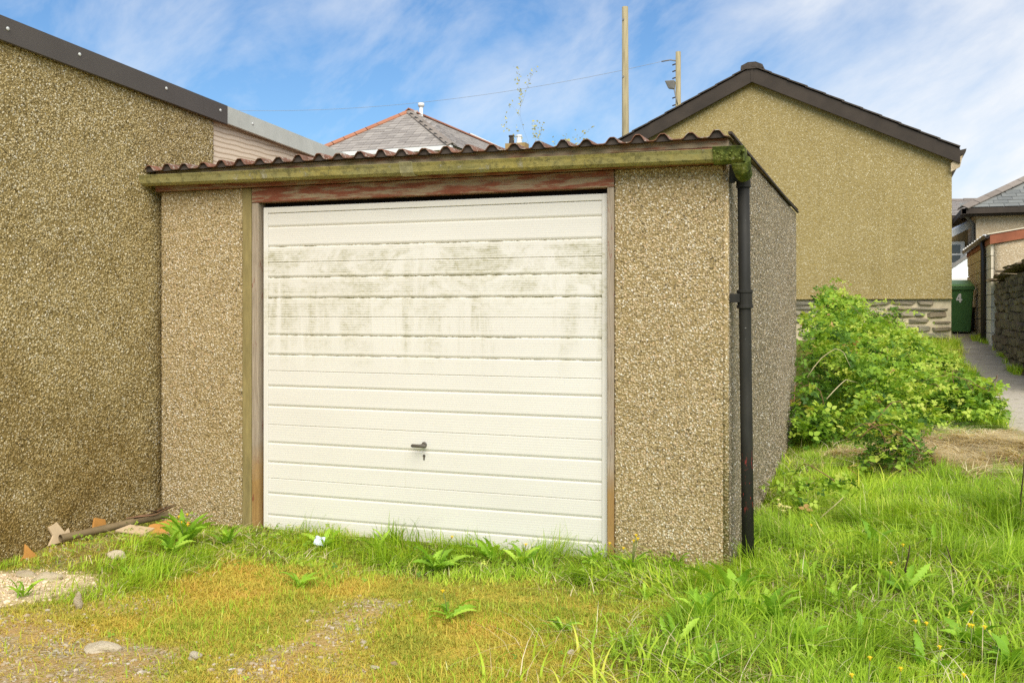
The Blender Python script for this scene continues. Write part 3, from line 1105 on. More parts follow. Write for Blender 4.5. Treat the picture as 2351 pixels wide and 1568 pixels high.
gut = MB().extrude(gp[1:], [(q, 0, gzl(q)) for q in np.linspace(GX0, -0.02, 12)]).build('gutter', M_GUT, gar)
big = [(0, -0.093 + (b + 0.093) * 1.12, (c + 0.03) * 1.16 - 0.03) for a, b, c in gp[1:]]
MB().extrude(big, [(-1.78, 0, gzl(-1.78)), (-1.70, 0, gzl(-1.70))]).build('gutter_joint', simple('grimy_gutter_joint', (0.34, 0.31, 0.17), 0.8, 0.2, 0.35, 25, 0.3), gut)
big2 = [(0, -0.093 + (b + 0.093) * 1.22, (c + 0.03) * 1.30 - 0.03) for a, b, c in gp[1:]]
ol = MB().extrude(big2, [(-0.055, 0, gzl(0)), (-0.03, 0, gzl(0)), (0.10, 0, gzl(0) - 0.002)])
ol.box(0.093, 0.101, -0.150, -0.05, gzl(0) - 0.066, gzl(0) - 0.004)
ol.tube([(0.075, -0.09, gzl(0) - 0.055), (0.078, -0.07, gzl(0) - 0.085), (0.080, 0.0, gzl(0) - 0.115)], [0.050, 0.046, 0.042], 14)
ol.build('gutter_outlet', M_OUTLET, gut)
# moss lumps grown on the outlet
mb = MB()
for k in range(26):
    t = RNG.random(3)
    c = Vector((-0.05 + 0.15 * t[0], -0.155 + 0.012 * t[1], gzl(0) - 0.062 + 0.05 * t[2]))
    r0 = 0.004 + 0.004 * RNG.random()
    mb.tube([c + Vector((0, r0, 0)), c, c - Vector((0, r0 * 0.7, 0))], [r0 * 0.6, r0, r0 * 0.3], 7)
props(mb.build('moss_growth', M_OUTLET, gut, True), kind='stuff')
pt, pbm = Vector((0.066, 0.075, 2.06)), Vector((0.094, 0.060, -0.05))


def pp(z):
    t = (2.06 - z) / (2.06 + 0.05)
    return pt.lerp(pbm, t)


pipe = MB().tube([pp(2.045), pp(1.35), pp(0.7), pp(-0.05)], 0.0305, 18).build('downpipe', M_PIPE, gar, True)
MB().tube([pp(2.09), pp(1.94)], 0.036, 18).tube([pp(1.945), pp(1.935)], 0.0375, 18).build('socket', M_PIPE, pipe)
MB().tube([pp(1.415), pp(1.398)], 0.0405, 18).tube([pp(1.4), pp(1.335)], 0.0365, 18).tube([pp(1.337), pp(1.320)], 0.0405, 18).build('collar', M_PIPE, pipe, bevel=0.002)
for z in (1.372, 1.985):
    p = pp(z)
    MB().box(0.001, p.x - 0.02, p.y - 0.052, p.y - 0.030, z - 0.022, z + 0.022).box(0.001, p.x - 0.025, p.y - 0.03, p.y + 0.02, z - 0.012, z + 0.012).build('pipe_bracket', M_PIPE, pipe, bevel=0.002)
# short stub of an old pipe beside the corner
MB().box(0.002, 0.030, 0.012, 0.040, 1.955, 2.046).build('bracket_stub', M_PIPE, gar, bevel=0.003)

# ------------------------------------------------------------------ neighbouring building on the left
NX = -3.565
nb = thing('rendered_building', (-6, -2, 0), 'tall pebbledashed building with dark metal roof edge left of the garage', 'building')


def nz(y):
    return 2.762 - 0.0557 * y


def wall_left():
    y0, y1 = -4.0, 0.60
    nu, nv = 184, 110
    U, T = np.meshgrid(np.linspace(y0, y1, nu + 1), np.linspace(0, 1, nv + 1))
    top = nz(U) - 0.06
    Z = -0.15 + (top + 0.15) * T
    h = (fbm(U * 1.6, Z * 1.6, 201) - 0.5) * 0.03 + (fbm(U * 9, Z * 9, 205, 3) - 0.5) * 0.012
    P = np.stack([NX + h, U, Z], -1).reshape(-1, 3)
    a = np.arange((nu + 1) * (nv + 1)).reshape(nv + 1, nu + 1)
    f = np.stack([a[:-1, :-1].ravel(), a[:-1, 1:].ravel(), a[1:, 1:].ravel(), a[1:, :-1].ravel()], 1)
    # end return at the back so the render has a real edge
    e = a[:, -1]
    E = P[e] - np.array([0.25, 0, 0])
    nbv = len(P)
    f2 = np.stack([e[:-1], nbv + np.arange(nv), nbv + 1 + np.arange(nv), e[1:]], 1)
    return npmesh('wall', np.concatenate([P, E]), np.concatenate([f, f2]), None, M_DASH_L)


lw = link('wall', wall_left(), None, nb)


def left_place(n):
    u_ = RNG.uniform(-1.5, 0.6, n)
    z_ = RNG.uniform(0, 1, n) * (nz(u_) - 0.08)
    h_ = (fbm(u_ * 1.6, z_ * 1.6, 201) - 0.5) * 0.03 + (fbm(u_ * 9, z_ * 9, 205, 3) - 0.5) * 0.012
    return np.stack([NX + h_ + RNG.uniform(-0.001, 0.003, n), u_, z_], 1)[(u_ < 0.02) | (z_ > 2.1)]


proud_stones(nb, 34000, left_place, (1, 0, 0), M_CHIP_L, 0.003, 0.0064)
MB().add([(NX - 0.03, -4.0, -0.1), (-9, -4.0, -0.1), (-9, 3.5, -0.1), (NX - 0.03, 3.5, -0.1),
          (NX - 0.03, -4.0, nz(-4) - 0.07), (-9, -4.0, nz(-4) - 0.07), (-9, 3.5, nz(3.5) - 0.07), (NX - 0.03, 3.5, nz(3.5) - 0.07)],
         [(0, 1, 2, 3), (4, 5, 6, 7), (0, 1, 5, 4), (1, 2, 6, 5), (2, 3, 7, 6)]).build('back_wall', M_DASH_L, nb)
MB().add([(NX - 0.025, 0.56, 1.2), (NX - 0.025, 3.5, 1.2), (NX - 0.025, 3.5, nz(3.5) - 0.03), (NX - 0.025, 0.56, nz(0.56) - 0.03),
          (NX - 0.045, 0.56, 1.2), (NX - 0.045, 3.5, 1.2), (NX - 0.045, 3.5, nz(3.5) - 0.03), (NX - 0.045, 0.56, nz(0.56) - 0.03)],
         [(0, 1, 2, 3), (7, 6, 5, 4), (0, 4, 5, 1), (1, 5, 6, 2), (2, 6, 7, 3), (3, 7, 4, 0)]).build('timber_board', M_BOARD, nb)
MB().add([(NX + 0.02, -4.2, nz(-4.2)), (-9.2, -4.2, nz(-4.2)), (-9.2, 3.6, nz(3.6)), (NX + 0.02, 3.6, nz(3.6)),
          (NX + 0.02, -4.2, nz(-4.2) - 0.03), (-9.2, -4.2, nz(-4.2) - 0.03), (-9.2, 3.6, nz(3.6) - 0.03), (NX + 0.02, 3.6, nz(3.6) - 0.03)],
         [(0, 1, 2, 3), (7, 6, 5, 4), (0, 4, 5, 1), (1, 5, 6, 2), (2, 6, 7, 3), (3, 7, 4, 0)]).build('roof', M_DARKM, nb)


def flashing(y0, y1, drop, mat, out, name):
    vs_ = []
    for y in (y0, y1):
        t = nz(y)
        vs_ += [(NX - 0.12, y, t + 0.012), (NX + out, y, t + 0.004), (NX + out, y, t - drop), (NX + out - 0.012, y, t - drop - 0.004),
                (NX + out - 0.006, y, t - drop + 0.006), (NX + out - 0.004, y, t - 0.002), (NX - 0.12, y, t + 0.006)]
    n_ = 7
    fs_ = [(k, (k + 1) % n_, n_ + (k + 1) % n_, n_ + k) for k in range(n_)]
    fs_ += [tuple(range(n_)), tuple(range(2 * n_ - 1, n_ - 1, -1))]
    return MB().add(vs_, fs_).build(name, mat, nb)


fl1 = flashing(-4.2, 0.705, 0.122, M_DARKM, 0.034, 'dark_flashing')
fl2 = flashing(0.710, 3.6, 0.115, M_GALV, 0.030, 'galvanised_flashing')
M_SCREW = simple('screw_cap', (0.55, 0.56, 0.54), 0.35, 0.5, 0.1)
for par, out, pts in ((fl1, 0.034, [(18, 67), (183, 126), (382, 204), (506, 254), ]), (fl2, 0.030, [(580, 285)])):
    for px, py in pts:
        r_ = (px - 1175.5) / 2285
        # intersect the viewing line with the flashing plane x = NX + out
        Y = (NX + out - CAM.x) / (0.938 * r_ - 0.347)
        p = at(px, py, Y)
        MB().tube([(NX + out + 0.0005, p.y, p.z), (NX + out + 0.004, p.y, p.z), (NX + out + 0.007, p.y, p.z)], [0.011, 0.010, 0.004], 10).build('screw', M_SCREW, par, True)

# ------------------------------------------------------------------ gabled building behind
GY0 = 13.455
gxl, gxr, gxa = -4.79, 1.868, -1.46
zap = 5.70
SL = 0.485
gb = thing('gable_building', (gxa, 16, float(gz(gxa, 16))), 'pebbledashed gable end with dark bargeboards behind the bramble bank', 'building')
zp = 1.505


def rz(x):
    return zap - SL * abs(x - gxa)


MB().add([(gxl, GY0, zp), (gxr, GY0, zp), (gxr, GY0, rz(gxr) - 0.1), (gxa, GY0, zap - 0.1), (gxl, GY0, rz(gxl) - 0.1),
          (gxl, 18.2, zp), (gxr, 18.2, zp), (gxr, 18.2, rz(gxr) - 0.1), (gxa, 18.2, zap - 0.1), (gxl, 18.2, rz(gxl) - 0.1)],
         [(0, 1, 2, 3, 4), (9, 8, 7, 6, 5), (0, 5, 6, 1), (1, 6, 7, 2), (2, 7, 8, 3), (3, 8, 9, 4), (4, 9, 5, 0)]).build('wall', M_DASH_B, gb)
MB().box(gxl + 0.01, gxr + 0.012, GY0 - 0.028, GY0 + 0.02, zp - 0.012, zp + 0.006).build('bell_drip', M_DASH_B, gb)
pl = MB().box(gxl + 0.05, gxr - 0.006, GY0 + 0.05, 18.1, 0.0, zp).build('plinth', M_PMORT, gb)


def stone_mesh(name, seed, n=3):
    """rough block about one unit in size: bevelled, uneven cube of few faces"""
    rg = np.random.default_rng(seed)
    import bmesh
    bm = bmesh.new()
    bmesh.ops.create_cube(bm, size=1.0)
    bmesh.ops.bevel(bm, geom=list(bm.edges), offset=0.17, segments=1, affect='EDGES', profile=0.6)
    for v_ in bm.verts:
        v_.co += Vector(rg.normal(0, 0.055, 3))
    me_ = bpy.data.meshes.new(name)
    bm.to_mesh(me_)
    bm.free()
    return me_


STONES = [stone_mesh('stone_%d' % k, 300 + k) for k in range(9)]


def stone_variants(mat):
    out = []
    for s_ in STONES:
        c = s_.copy()
        c.materials.append(mat)
        out.append(c)
    return out


SV_P, SV_R = stone_variants(M_PLINTH), stone_variants(M_RUBBLE)


def put_stone(variants, parent, c, size, rot=(0, 0, 0), name='stone'):
    o = bpy.data.objects.new(name, random.choice(variants))
    COL.objects.link(o)
    adopt(o, parent)
    o.location = c
    o.scale = size
    o.rotation_euler = rot
    return o


# plinth stones on the visible right part of the gable and round its corner
z = zp - 0.035
while z > 0.45:
    h = random.uniform(0.07, 0.17)
    x = -0.6 + random.uniform(-0.2, 0)
    while x < gxr - 0.02:
        w = random.uniform(0.16, 0.62)
        w = min(w, gxr + 0.01 - x)
        if w > 0.08 and random.random() < 0.88:
            hs = h * random.uniform(0.55, 1.0)
            put_stone(SV_P, pl, (x + w / 2, GY0 + 0.075 + random.uniform(-0.006, 0.03), z - h / 2 + random.uniform(-0.012, 0.012)), (w - random.uniform(0.02, 0.06), 0.16, hs - 0.02), (0, random.uniform(-0.06, 0.06), 0))
        x += w
    z -= h
# bargeboards
BW = 0.245
for s_ in (-1, 1):
    xe = gxa + s_ * 3.45 if s_ > 0 else gxa - 3.45
    y0, y1 = GY0 - 0.13, GY0 - 0.105
    top = lambda q: rz(q) + 0.0
    vs_ = []
    for y in (y0, y1):
        vs_ += [(gxa, y, top(gxa)), (xe, y, top(xe)), (xe, y, top(xe) - BW * 1.02), (gxa, y, top(gxa) - BW * 1.12)]
    bb = MB().add(vs_, [(0, 1, 2, 3), (7, 6, 5, 4), (0, 4, 5, 1), (1, 5, 6, 2), (2, 6, 7, 3), (3, 7, 4, 0)]).build('bargeboard', M_BARGE, gb, bevel=0.006)
    # soffit behind the board
    vs_ = [(gxa, y1, top(gxa) - 0.24), (xe, y1, top(xe) - 0.215), (xe, GY0 + 0.01, top(xe) - 0.215), (gxa, GY0 + 0.01, top(gxa) - 0.24),
           (gxa, y1, top(gxa) - 0.20), (xe, y1, top(xe) - 0.18), (xe, GY0 + 0.01, top(xe) - 0.18), (gxa, GY0 + 0.01, top(gxa) - 0.20)]
    MB().add(vs_, [(0, 1, 2, 3), (7, 6, 5, 4), (0, 4, 5, 1), (1, 5, 6, 2), (2, 6, 7, 3), (3, 7, 4, 0)]).build('soffit', M_BARGE, gb)
    # roof slope
    vs_ = [(gxa, GY0 - 0.09, rz(gxa) + 0.01), (xe, GY0 - 0.09, rz(xe) + 0.01), (xe, 18.4, rz(xe) + 0.01), (gxa, 18.4, rz(gxa) + 0.01),
           (gxa, GY0 - 0.09, rz(gxa) - 0.05), (xe, GY0 - 0.09, rz(xe) - 0.05), (xe, 18.4, rz(xe) - 0.05), (gxa, 18.4, rz(gxa) - 0.05)]
    slope = MB().add(vs_, [(0, 1, 2, 3), (7, 6, 5, 4), (0, 4, 5, 1), (1, 5, 6, 2), (2, 6, 7, 3), (3, 7, 4, 0)]).build('roof_slope', M_TILE, gb)
    # verge tiles: each one kicks up a little over the next
    tl = 0.345
    cnt = int(3.55 / (tl * math.cos(math.atan(SL))))
    ang = math.atan(SL)
    tm = MB().box(-0.19, 0.19, -0.16, 0.17, 0.0, 0.022).mesh('verge_tile')
    tm.materials.append(M_TILE)
    for k in range(cnt):
        x = gxa + s_ * (0.17 + k * tl * math.cos(ang))
        o = bpy.data.objects.new('verge_tile', tm)
        COL.objects.link(o)
        o.parent = slope
        o.location = (x, GY0 + 0.0 + random.uniform(-0.008, 0.008), rz(x) + 0.018 + 0.004 * random.random())
        o.rotation_euler = (0, s_ * (ang - 0.035), 0)
rt = MB()
rt.add([(gxa + a, y, zap + b) for y in (GY0 - 0.16, 13.9) for a, b in ((-0.20, -0.035), (-0.19, 0.03), (-0.07, 0.085), (0.07, 0.085), (0.19, 0.03), (0.20, -0.035))],
       [(0, 1, 7, 6), (1, 2, 8, 7), (2, 3, 9, 8), (3, 4, 10, 9), (4, 5, 11, 10), (5, 0, 6, 11), (0, 5, 4, 3, 2, 1), (6, 7, 8, 9, 10, 11)])
rt.build('ridge_tile', M_TILE, gb)
MB().box(gxa - 0.022, gxa + 0.022, GY0 - 0.138, GY0 - 0.128, zap - 0.275, zap - 0.03).build('apex_cover', M_BARGE, gb, bevel=0.004)
xe = gxa + 3.45
MB().extrude([(0.0, 0, 0.0), (0.10, 0, 0.02), (0.085, 0, -0.04), (0.05, 0, -0.07), (0.0, 0, -0.07)], [(xe, GY0 - 0.12, rz(xe) - 0.02), (xe, 18.3, rz(xe) - 0.02)]).build('eaves_gutter', M_BARGE, gb)
MB().add([(gxr - 0.02, GY0 - 0.10, rz(xe) - 0.235), (xe + 0.045, GY0 - 0.10, rz(xe) - 0.10), (xe + 0.0, GY0 - 0.10, rz(xe) - 0.30), (gxr - 0.02, GY0 - 0.10, rz(xe) - 0.38),
          (gxr - 0.02, GY0 - 0.05, rz(xe) - 0.235), (xe + 0.045, GY0 - 0.05, rz(xe) - 0.10), (xe + 0.0, GY0 - 0.05, rz(xe) - 0.30), (gxr - 0.02, GY0 - 0.05, rz(xe) - 0.38)],
         [(0, 1, 2, 3), (7, 6, 5, 4), (0, 4, 5, 1), (1, 5, 6, 2), (2, 6, 7, 3), (3, 7, 4, 0)]).build('eaves_return', M_DASH_C, gb)


# ------------------------------------------------------------------ slate roofs further off
def slate_face(parent, o0, u, s_, rng_at, length, gauge, wid, mat, budget, jit=0.006):
    """lay overlapping slates up a roof plane; nearest budget of them are separate pieces, the rest one mesh"""
    u, s_ = Vector(u).normalized(), Vector(s_).normalized()
    nrm = u.cross(s_).normalized()
    me_ = MB().box(-wid / 2 + 0.004, wid / 2 - 0.004, -gauge * 0.1, gauge * 1.35, 0.0, 0.009).mesh('slate')
    me_.materials.append(mat)
    M = Matrix((u, s_, nrm)).transposed()
    tilt = Matrix.Rotation(-0.055, 3, 'X')
    M = (M @ tilt)
    spots = []
    row = 0
    t = 0.0
    while t < length - gauge * 0.3:
        a, b = rng_at(t / length)
        x = a + (0.5 if row % 2 else 0.0) * wid
        while x < b + wid * 0.2:
            spots.append((x, t))
            x += wid
        t += gauge
        row += 1
    rest = MB()
    out = []
    for k, (x, t) in enumerate(spots):
        p = Vector(o0) + u * x + s_ * t + nrm * (0.022 + random.uniform(0, jit))
        rot = M @ Matrix.Rotation(random.uniform(-0.012, 0.012), 3, 'Z')
        out.append((p, rot))
    out.sort(key=lambda q: (q[0] - CAM).length)
    for k, (p, rot) in enumerate(out):
        if k < budget:
            o = bpy.data.objects.new('slate', me_)
            COL.objects.link(o)
            o.parent = parent
            o.matrix_basis = Matrix.Translation(p) @ rot.to_4x4()
        else:
            rest.add([p + rot @ v_.co for v_ in me_.vertices], [tuple(q.vertices) for q in me_.polygons])
    if rest.v:
        props(rest.build('slate_field', mat, parent), kind='stuff')
    return len(spots)


def hip_tiles(parent, p0, p1, n, mat, w=0.24, h=0.085, name='hip_tile'):
    """angled cap tiles laid up a hip or along a ridge, each lapping the next"""
    p0, p1 = Vector(p0), Vector(p1)
    d = (p1 - p0).normalized()
    L = (p1 - p0).length / n
    a = d.cross(Vector((0, 0, 1))).normalized()
    b = a.cross(d).normalized()
    me_ = MB().add([(x, y, z + (0.02 if y < 0.5 else 0.0)) for y in (-0.04 * L, L * 1.02) for x, z in ((-w / 2, -h), (0, 0), (w / 2, -h), (w / 2 - 0.01, -h - 0.025), (0, -0.028), (-w / 2 + 0.01, -h - 0.025))],
                   [(0, 1, 7, 6), (1, 2, 8, 7), (2, 3, 9, 8), (3, 4, 10, 9), (4, 5, 11, 10), (5, 0, 6, 11), (0, 5, 4, 3, 2, 1), (6, 7, 8, 9, 10, 11)]).mesh(name)
    me_.materials.append(mat)
    M = Matrix((a, d, b)).transposed().to_4x4()
    for k in range(n):
        o = bpy.data.objects.new(name, me_)
        COL.objects.link(o)
        o.parent = parent
        o.matrix_basis = Matrix.Translation(p0 + d * (L * k) + b * 0.06) @ M


def prism(mb, pts_bottom, pts_top):
    n = len(pts_bottom)
    return mb.add(list(pts_bottom) + list(pts_top), [tuple(range(n - 1, -1, -1)), tuple(range(n, 2 * n))] + [(k, (k + 1) % n, n + (k + 1) % n, n + k) for k in range(n)])


# hipped house in the middle distance
hx0, hx1, hy0, hy1 = -14.75, -10.35, 20.0, 33.0
ez, apx, apy, apz = 5.82, -12.60, 22.05, 7.28
hh = thing('slate_house', (apx, 26, 1.2), 'hipped grey slate roof with orange clay hip tiles beyond the garage roof', 'house')
MB().box(hx0 + 0.2, hx1 - 0.2, hy0 + 0.2, hy1, 0.9, ez - 0.05).build('wall', M_DASH_C, hh)
ry = 30.2
roof = MB().add([(hx0, hy0, ez), (hx1, hy0, ez), (hx1, hy1, ez), (hx0, hy1, ez), (apx, apy, apz), (apx, ry, apz)],
                [(0, 1, 4), (1, 2, 5, 4), (2, 3, 5), (3, 0, 4, 5), (3, 2, 1, 0)]).build('roof', M_SLATE2, hh)
MB().box(hx0 - 0.05, hx1 + 0.05, hy0 - 0.1, hy0 + 0.02, ez - 0.13, ez - 0.01).build('eaves_board', M_WHITE, hh)
sv = Vector((apx, apy, apz)) - Vector(((hx0 + hx1) / 2, hy0, ez))
svn = Vector((0, sv.y, sv.z))
Lf = svn.length
slate_face(roof, (hx0, hy0, ez), (1, 0, 0), svn, lambda t: ((apx - hx0) * t + 0.05, (hx1 - hx0) - (hx1 - apx) * t - 0.05), Lf, 0.165, 0.27, M_SLATE, 150)
sv2 = Vector((apx - hx1, 0, apz - ez))
slate_face(roof, (hx1, hy0, ez), (0, 1, 0), sv2, lambda t: ((apy - hy0) * t + 0.05, (hy1 - hy0) - (hy1 - ry) * t), sv2.length, 0.165, 0.30, M_SLATE, 120)
hip_tiles(roof, (hx0 - 0.05, hy0 - 0.05, ez), (apx, apy, apz), 9, M_CLAY)
hip_tiles(roof, (hx1 + 0.05, hy0 - 0.05, ez), (apx, apy, apz), 12, M_RIDGEG, 0.30)
hip_tiles(roof, (apx, apy - 0.1, apz + 0.02), (apx, ry, apz + 0.02), 18, M_CLAY, name='ridge_tile')
fp = at(967, 268, 30.6)
MB().tube([(fp.x, fp.y, apz - 0.35), (fp.x, fp.y, apz + 0.30)], 0.06, 10).tube([(fp.x, fp.y, apz + 0.26), (fp.x, fp.y, apz + 0.36)], 0.10, 10).build('flue', M_WHITE, hh, True)

# gabled roof peeping out behind it
q = at(1085, 311, 46)
g2 = thing('far_house', (q.x + 2, q.y, 1.5), 'small grey gable with white verge far behind the hipped roof', 'house')
gw = 3.2
MB().add([(q.x - gw, q.y, 1.5), (q.x + gw, q.y, 1.5), (q.x + gw, q.y, q.z - 1.75), (q.x, q.y, q.z - 0.15), (q.x - gw, q.y, q.z - 1.75),
          (q.x - gw, q.y + 7, 1.5), (q.x + gw, q.y + 7, 1.5), (q.x + gw, q.y + 7, q.z - 1.75), (q.x, q.y + 7, q.z - 0.15), (q.x - gw, q.y + 7, q.z - 1.75)],
         [(0, 1, 2, 3, 4), (9, 8, 7, 6, 5), (0, 5, 6, 1), (1, 6, 7, 2), (2, 7, 8, 3), (3, 8, 9, 4), (4, 9, 5, 0)]).build('wall', simple('brown_grey_render', (0.24, 0.2, 0.15), 0.9), g2)
for s_ in (-1, 1):
    xe = q.x + s_ * (gw + 0.2)
    ze = q.z - 1.65
    MB().add([(q.x, q.y - 0.25, q.z), (xe, q.y - 0.25, ze), (xe, q.y + 7.2, ze), (q.x, q.y + 7.2, q.z), (q.x, q.y - 0.25, q.z - 0.12), (xe, q.y - 0.25, ze - 0.12), (xe, q.y + 7.2, ze - 0.12), (q.x, q.y + 7.2, q.z - 0.12)],
             [(0, 1, 2, 3), (7, 6, 5, 4), (0, 4, 5, 1), (1, 5, 6, 2), (2, 6, 7, 3), (3, 7, 4, 0)]).build('roof_slope', M_SLATE, g2)
    MB().beam((q.x, q.y - 0.29, q.z - 0.02), (xe, q.y - 0.29, ze - 0.02), 0.06, 0.16).build('verge_board', M_WHITE if s_ > 0 else M_BARGE, g2)
# far chimney with two pots
q = at(1187, 322, 52)
ch = thing('chimney_house', (q.x, q.y, 1.5), 'far rooftop with chimney stack and two pots, barely above garage roof', 'house')
MB().add([(q.x - 4, q.y - 3, 1.5), (q.x + 4, q.y - 3, 1.5), (q.x + 4, q.y + 3, 1.5), (q.x - 4, q.y + 3, 1.5), (q.x - 4, q.y - 3, q.z - 3.0), (q.x + 4, q.y - 3, q.z - 3.0), (q.x + 4, q.y + 3, q.z - 3.0), (q.x - 4, q.y + 3, q.z - 3.0), (q.x - 4, q.y, q.z - 0.95), (q.x + 4, q.y, q.z - 0.95)],
         [(0, 3, 2, 1), (0, 1, 5, 4), (1, 2, 6, 9, 5), (2, 3, 7, 6), (3, 0, 4, 8, 7), (4, 5, 9, 8), (6, 7, 8, 9)]).build('wall', M_DASH_C, ch)
MB().add([(q.x - 4.2, q.y - 3.2, q.z - 3.05), (q.x + 4.2, q.y - 3.2, q.z - 3.05), (q.x + 4.2, q.y, q.z - 0.88), (q.x - 4.2, q.y, q.z - 0.88), (q.x - 4.2, q.y + 3.2, q.z - 3.05), (q.x + 4.2, q.y + 3.2, q.z - 3.05)],
         [(0, 1, 2, 3), (3, 2, 5, 4)]).build('roof', M_SLATE2, ch)
st = MB().box(q.x - 0.55, q.x + 0.55, q.y - 0.3, q.y + 0.3, q.z - 1.3, q.z - 0.2).build('chimney_stack', M_OCHRE, ch)
for dx, mm in ((-0.3, M_BARGE), (0.12, M_WHITE)):
    MB().tube([(q.x + dx, q.y, q.z - 0.2), (q.x + dx, q.y, q.z + 0.2)], [0.15, 0.12], 10).tube([(q.x + dx, q.y, q.z + 0.17), (q.x + dx, q.y, q.z + 0.25)], 0.16, 10).build('chimney_pot', mm, st)

# ------------------------------------------------------------------ poles and cable
p = at(1435, 17, 27)
zb = float(gz(p.x, p.y))
pole1 = thing('utility_pole', (p.x, p.y, zb), 'tall bare wooden pole rising behind the garage roof', 'pole')
MB().tube([(p.x + 0.03, p.y, zb - 0.5), (p.x + 0.015, p.y, 5), (p.x, p.y, p.z)], [0.105, 0.098, 0.083], 14).build('shaft', M_POLE, pole1, True)
for dz in (-0.35, -1.9):
    MB().tube([(p.x - 0.03, p.y - 0.10, p.z + dz), (p.x - 0.03, p.y - 0.06, p.z + dz)], 0.03, 6).build('bolt', M_GREY, pole1)
p = at(1557, 120, 33)
zb = float(gz(p.x, p.y))
pole2 = thing('utility_pole', (p.x, p.y, zb), 'shorter wooden pole with lamp and brackets left of the gable apex', 'pole')
MB().tube([(p.x, p.y, zb - 0.5), (p.x, p.y, p.z)], [0.105, 0.085], 14).build('shaft', M_POLE, pole2, True)
MB().tube([(p.x + 0.003, p.y, p.z - 2.85), (p.x + 0.003, p.y, p.z - 2.45)], 0.101, 14).build('notice_sleeve', simple('pale_pole_sleeve', (0.6, 0.58, 0.5), 0.7), pole2, True)
MB().tube([(p.x, p.y - 0.09, p.z - 1.75), (p.x - 0.05, p.y - 0.13, p.z - 1.55), (p.x - 0.12, p.y - 0.12, p.z - 1.2), (p.x - 0.18, p.y - 0.1, p.z - 1.0)], 0.018, 8).build('lamp_arm', M_GREY, pole2, True)
MB().add([(p.x - 0.40, p.y - 0.28, p.z - 0.98), (p.x - 0.08, p.y - 0.28, p.z - 0.98), (p.x - 0.08, p.y + 0.02, p.z - 0.98), (p.x - 0.40, p.y + 0.02, p.z - 0.98),
          (p.x - 0.30, p.y - 0.2, p.z - 1.22), (p.x - 0.10, p.y - 0.2, p.z - 1.26), (p.x - 0.10, p.y - 0.05, p.z - 1.26), (p.x - 0.30, p.y - 0.05, p.z - 1.22)],
         [(3, 2, 1, 0), (4, 5, 6, 7), (0, 1, 5, 4), (1, 2, 6, 5), (2, 3, 7, 6), (3, 0, 4, 7)]).build('lamp_head', M_GREY, pole2, bevel=0.02)
MB().tube([(p.x - 0.05, p.y, p.z - 0.30), (p.x - 0.25, p.y - 0.02, p.z - 0.25), (p.x - 0.55, p.y - 0.03, p.z - 0.28)], 0.022, 6).build('bracket', M_GREY, pole2, True)
for dz in (-0.4, -0.62, -0.85, -1.5, -1.75):
    MB().tube([(p.x - 0.08, p.y - 0.03, p.z + dz), (p.x - 0.19, p.y - 0.03, p.z + dz - 0.03)], 0.022, 6).build('insulator', M_BARGE, pole2)
a0 = Vector((p.x - 0.55, p.y - 0.03, p.z - 0.28))
b0 = at(360, 244, 42)
cpts = []
for k in range(41):
    t = k / 40
    c = a0.lerp(b0, t)
    c.z -= 4 * 0.75 * t * (1 - t)
    cpts.append(c)
props(MB().tube(cpts, 0.007, 5).build('overhead_cable', M_CABLE, None, True), 'thin overhead cable sagging leftwards from the shorter pole', 'cable')

# ------------------------------------------------------------------ cream outbuilding on the right
OX, OY0, OY1 = 2.405, 12.72, 17.25
og = float(gz(OX, OY0))
ob = thing('outbuilding', (4.2, 15, og), 'low cream blockwork outbuilding with red fascia behind the stone wall', 'outbuilding')
ztf = 2.62


def oz(x, y):
    return 2.46 - 0.012 * (y - OY0)


core = MB().box(OX + 0.09, 6.5, OY0 + 0.03, OY1, og - 0.5, 2.40).build('wall', M_MORTAR, ob)
plate('front_wall', M_DASH_C, ob, (OX + 0.05, OY0, og - 0.4), (1, 0, 0), (0, 0, 1), 4.1, 2.40 - og + 0.4, 0.1, 0.004, (0, -1, 0), 120, 0.02)
bl = MB().box(-0.048, 0.048, -0.21, 0.21, -0.1, 0.1).mesh('block')
bl.materials.append(M_BLOCK)
bls = MB().box(-0.048, 0.048, -0.10, 0.10, -0.1, 0.1).mesh('half_block')
bls.materials.append(M_BLOCK)
row = 0
z = 2.29
while z > og - 0.2:
    y = OY0 + 0.02
    first = row % 2 == 1
    while y < OY1 - 0.1:
        L = 0.21 if first else 0.43
        o = bpy.data.objects.new('block', bls if first else bl)
        COL.objects.link(o)
        o.parent = core
        o.location = (OX + 0.05 + random.uniform(-0.003, 0.003), y + L / 2, z)
        y += L
        first = False
    z -= 0.21
    row += 1
MB().box(OX - 0.022, OX + 0.02, OY0 - 0.010, OY1 + 0.05, 2.375, 2.505).build('side_fascia', M_REDFASCIA, ob)
RS = 0.165
mb = MB()
prism(mb, [(OX - 0.02, OY0 - 0.045, 2.365), (6.6, OY0 - 0.045, 2.365 + RS * 4.2), (6.6, OY0 - 0.012, 2.365 + RS * 4.2), (OX - 0.02, OY0 - 0.012, 2.365)],
      [(OX - 0.02, OY0 - 0.045, 2.515), (6.6, OY0 - 0.045, 2.515 + RS * 4.2), (6.6, OY0 - 0.012, 2.515 + RS * 4.2), (OX - 0.02, OY0 - 0.012, 2.515)])
mb.build('front_fascia', M_REDFASCIA, ob)
MB().add([(OX + 0.05, OY0 - 0.001, 2.39), (6.5, OY0 - 0.001, 2.39), (6.5, OY0 - 0.001, 3.0), (OX + 0.05, OY0 + 0.04, 2.39), (6.5, OY0 + 0.04, 2.39), (6.5, OY0 + 0.04, 3.0)],
         [(0, 1, 2), (5, 4, 3), (0, 3, 4, 1), (1, 4, 5, 2), (2, 5, 3, 0)]).build('gable_infill', M_DASH_C, ob)
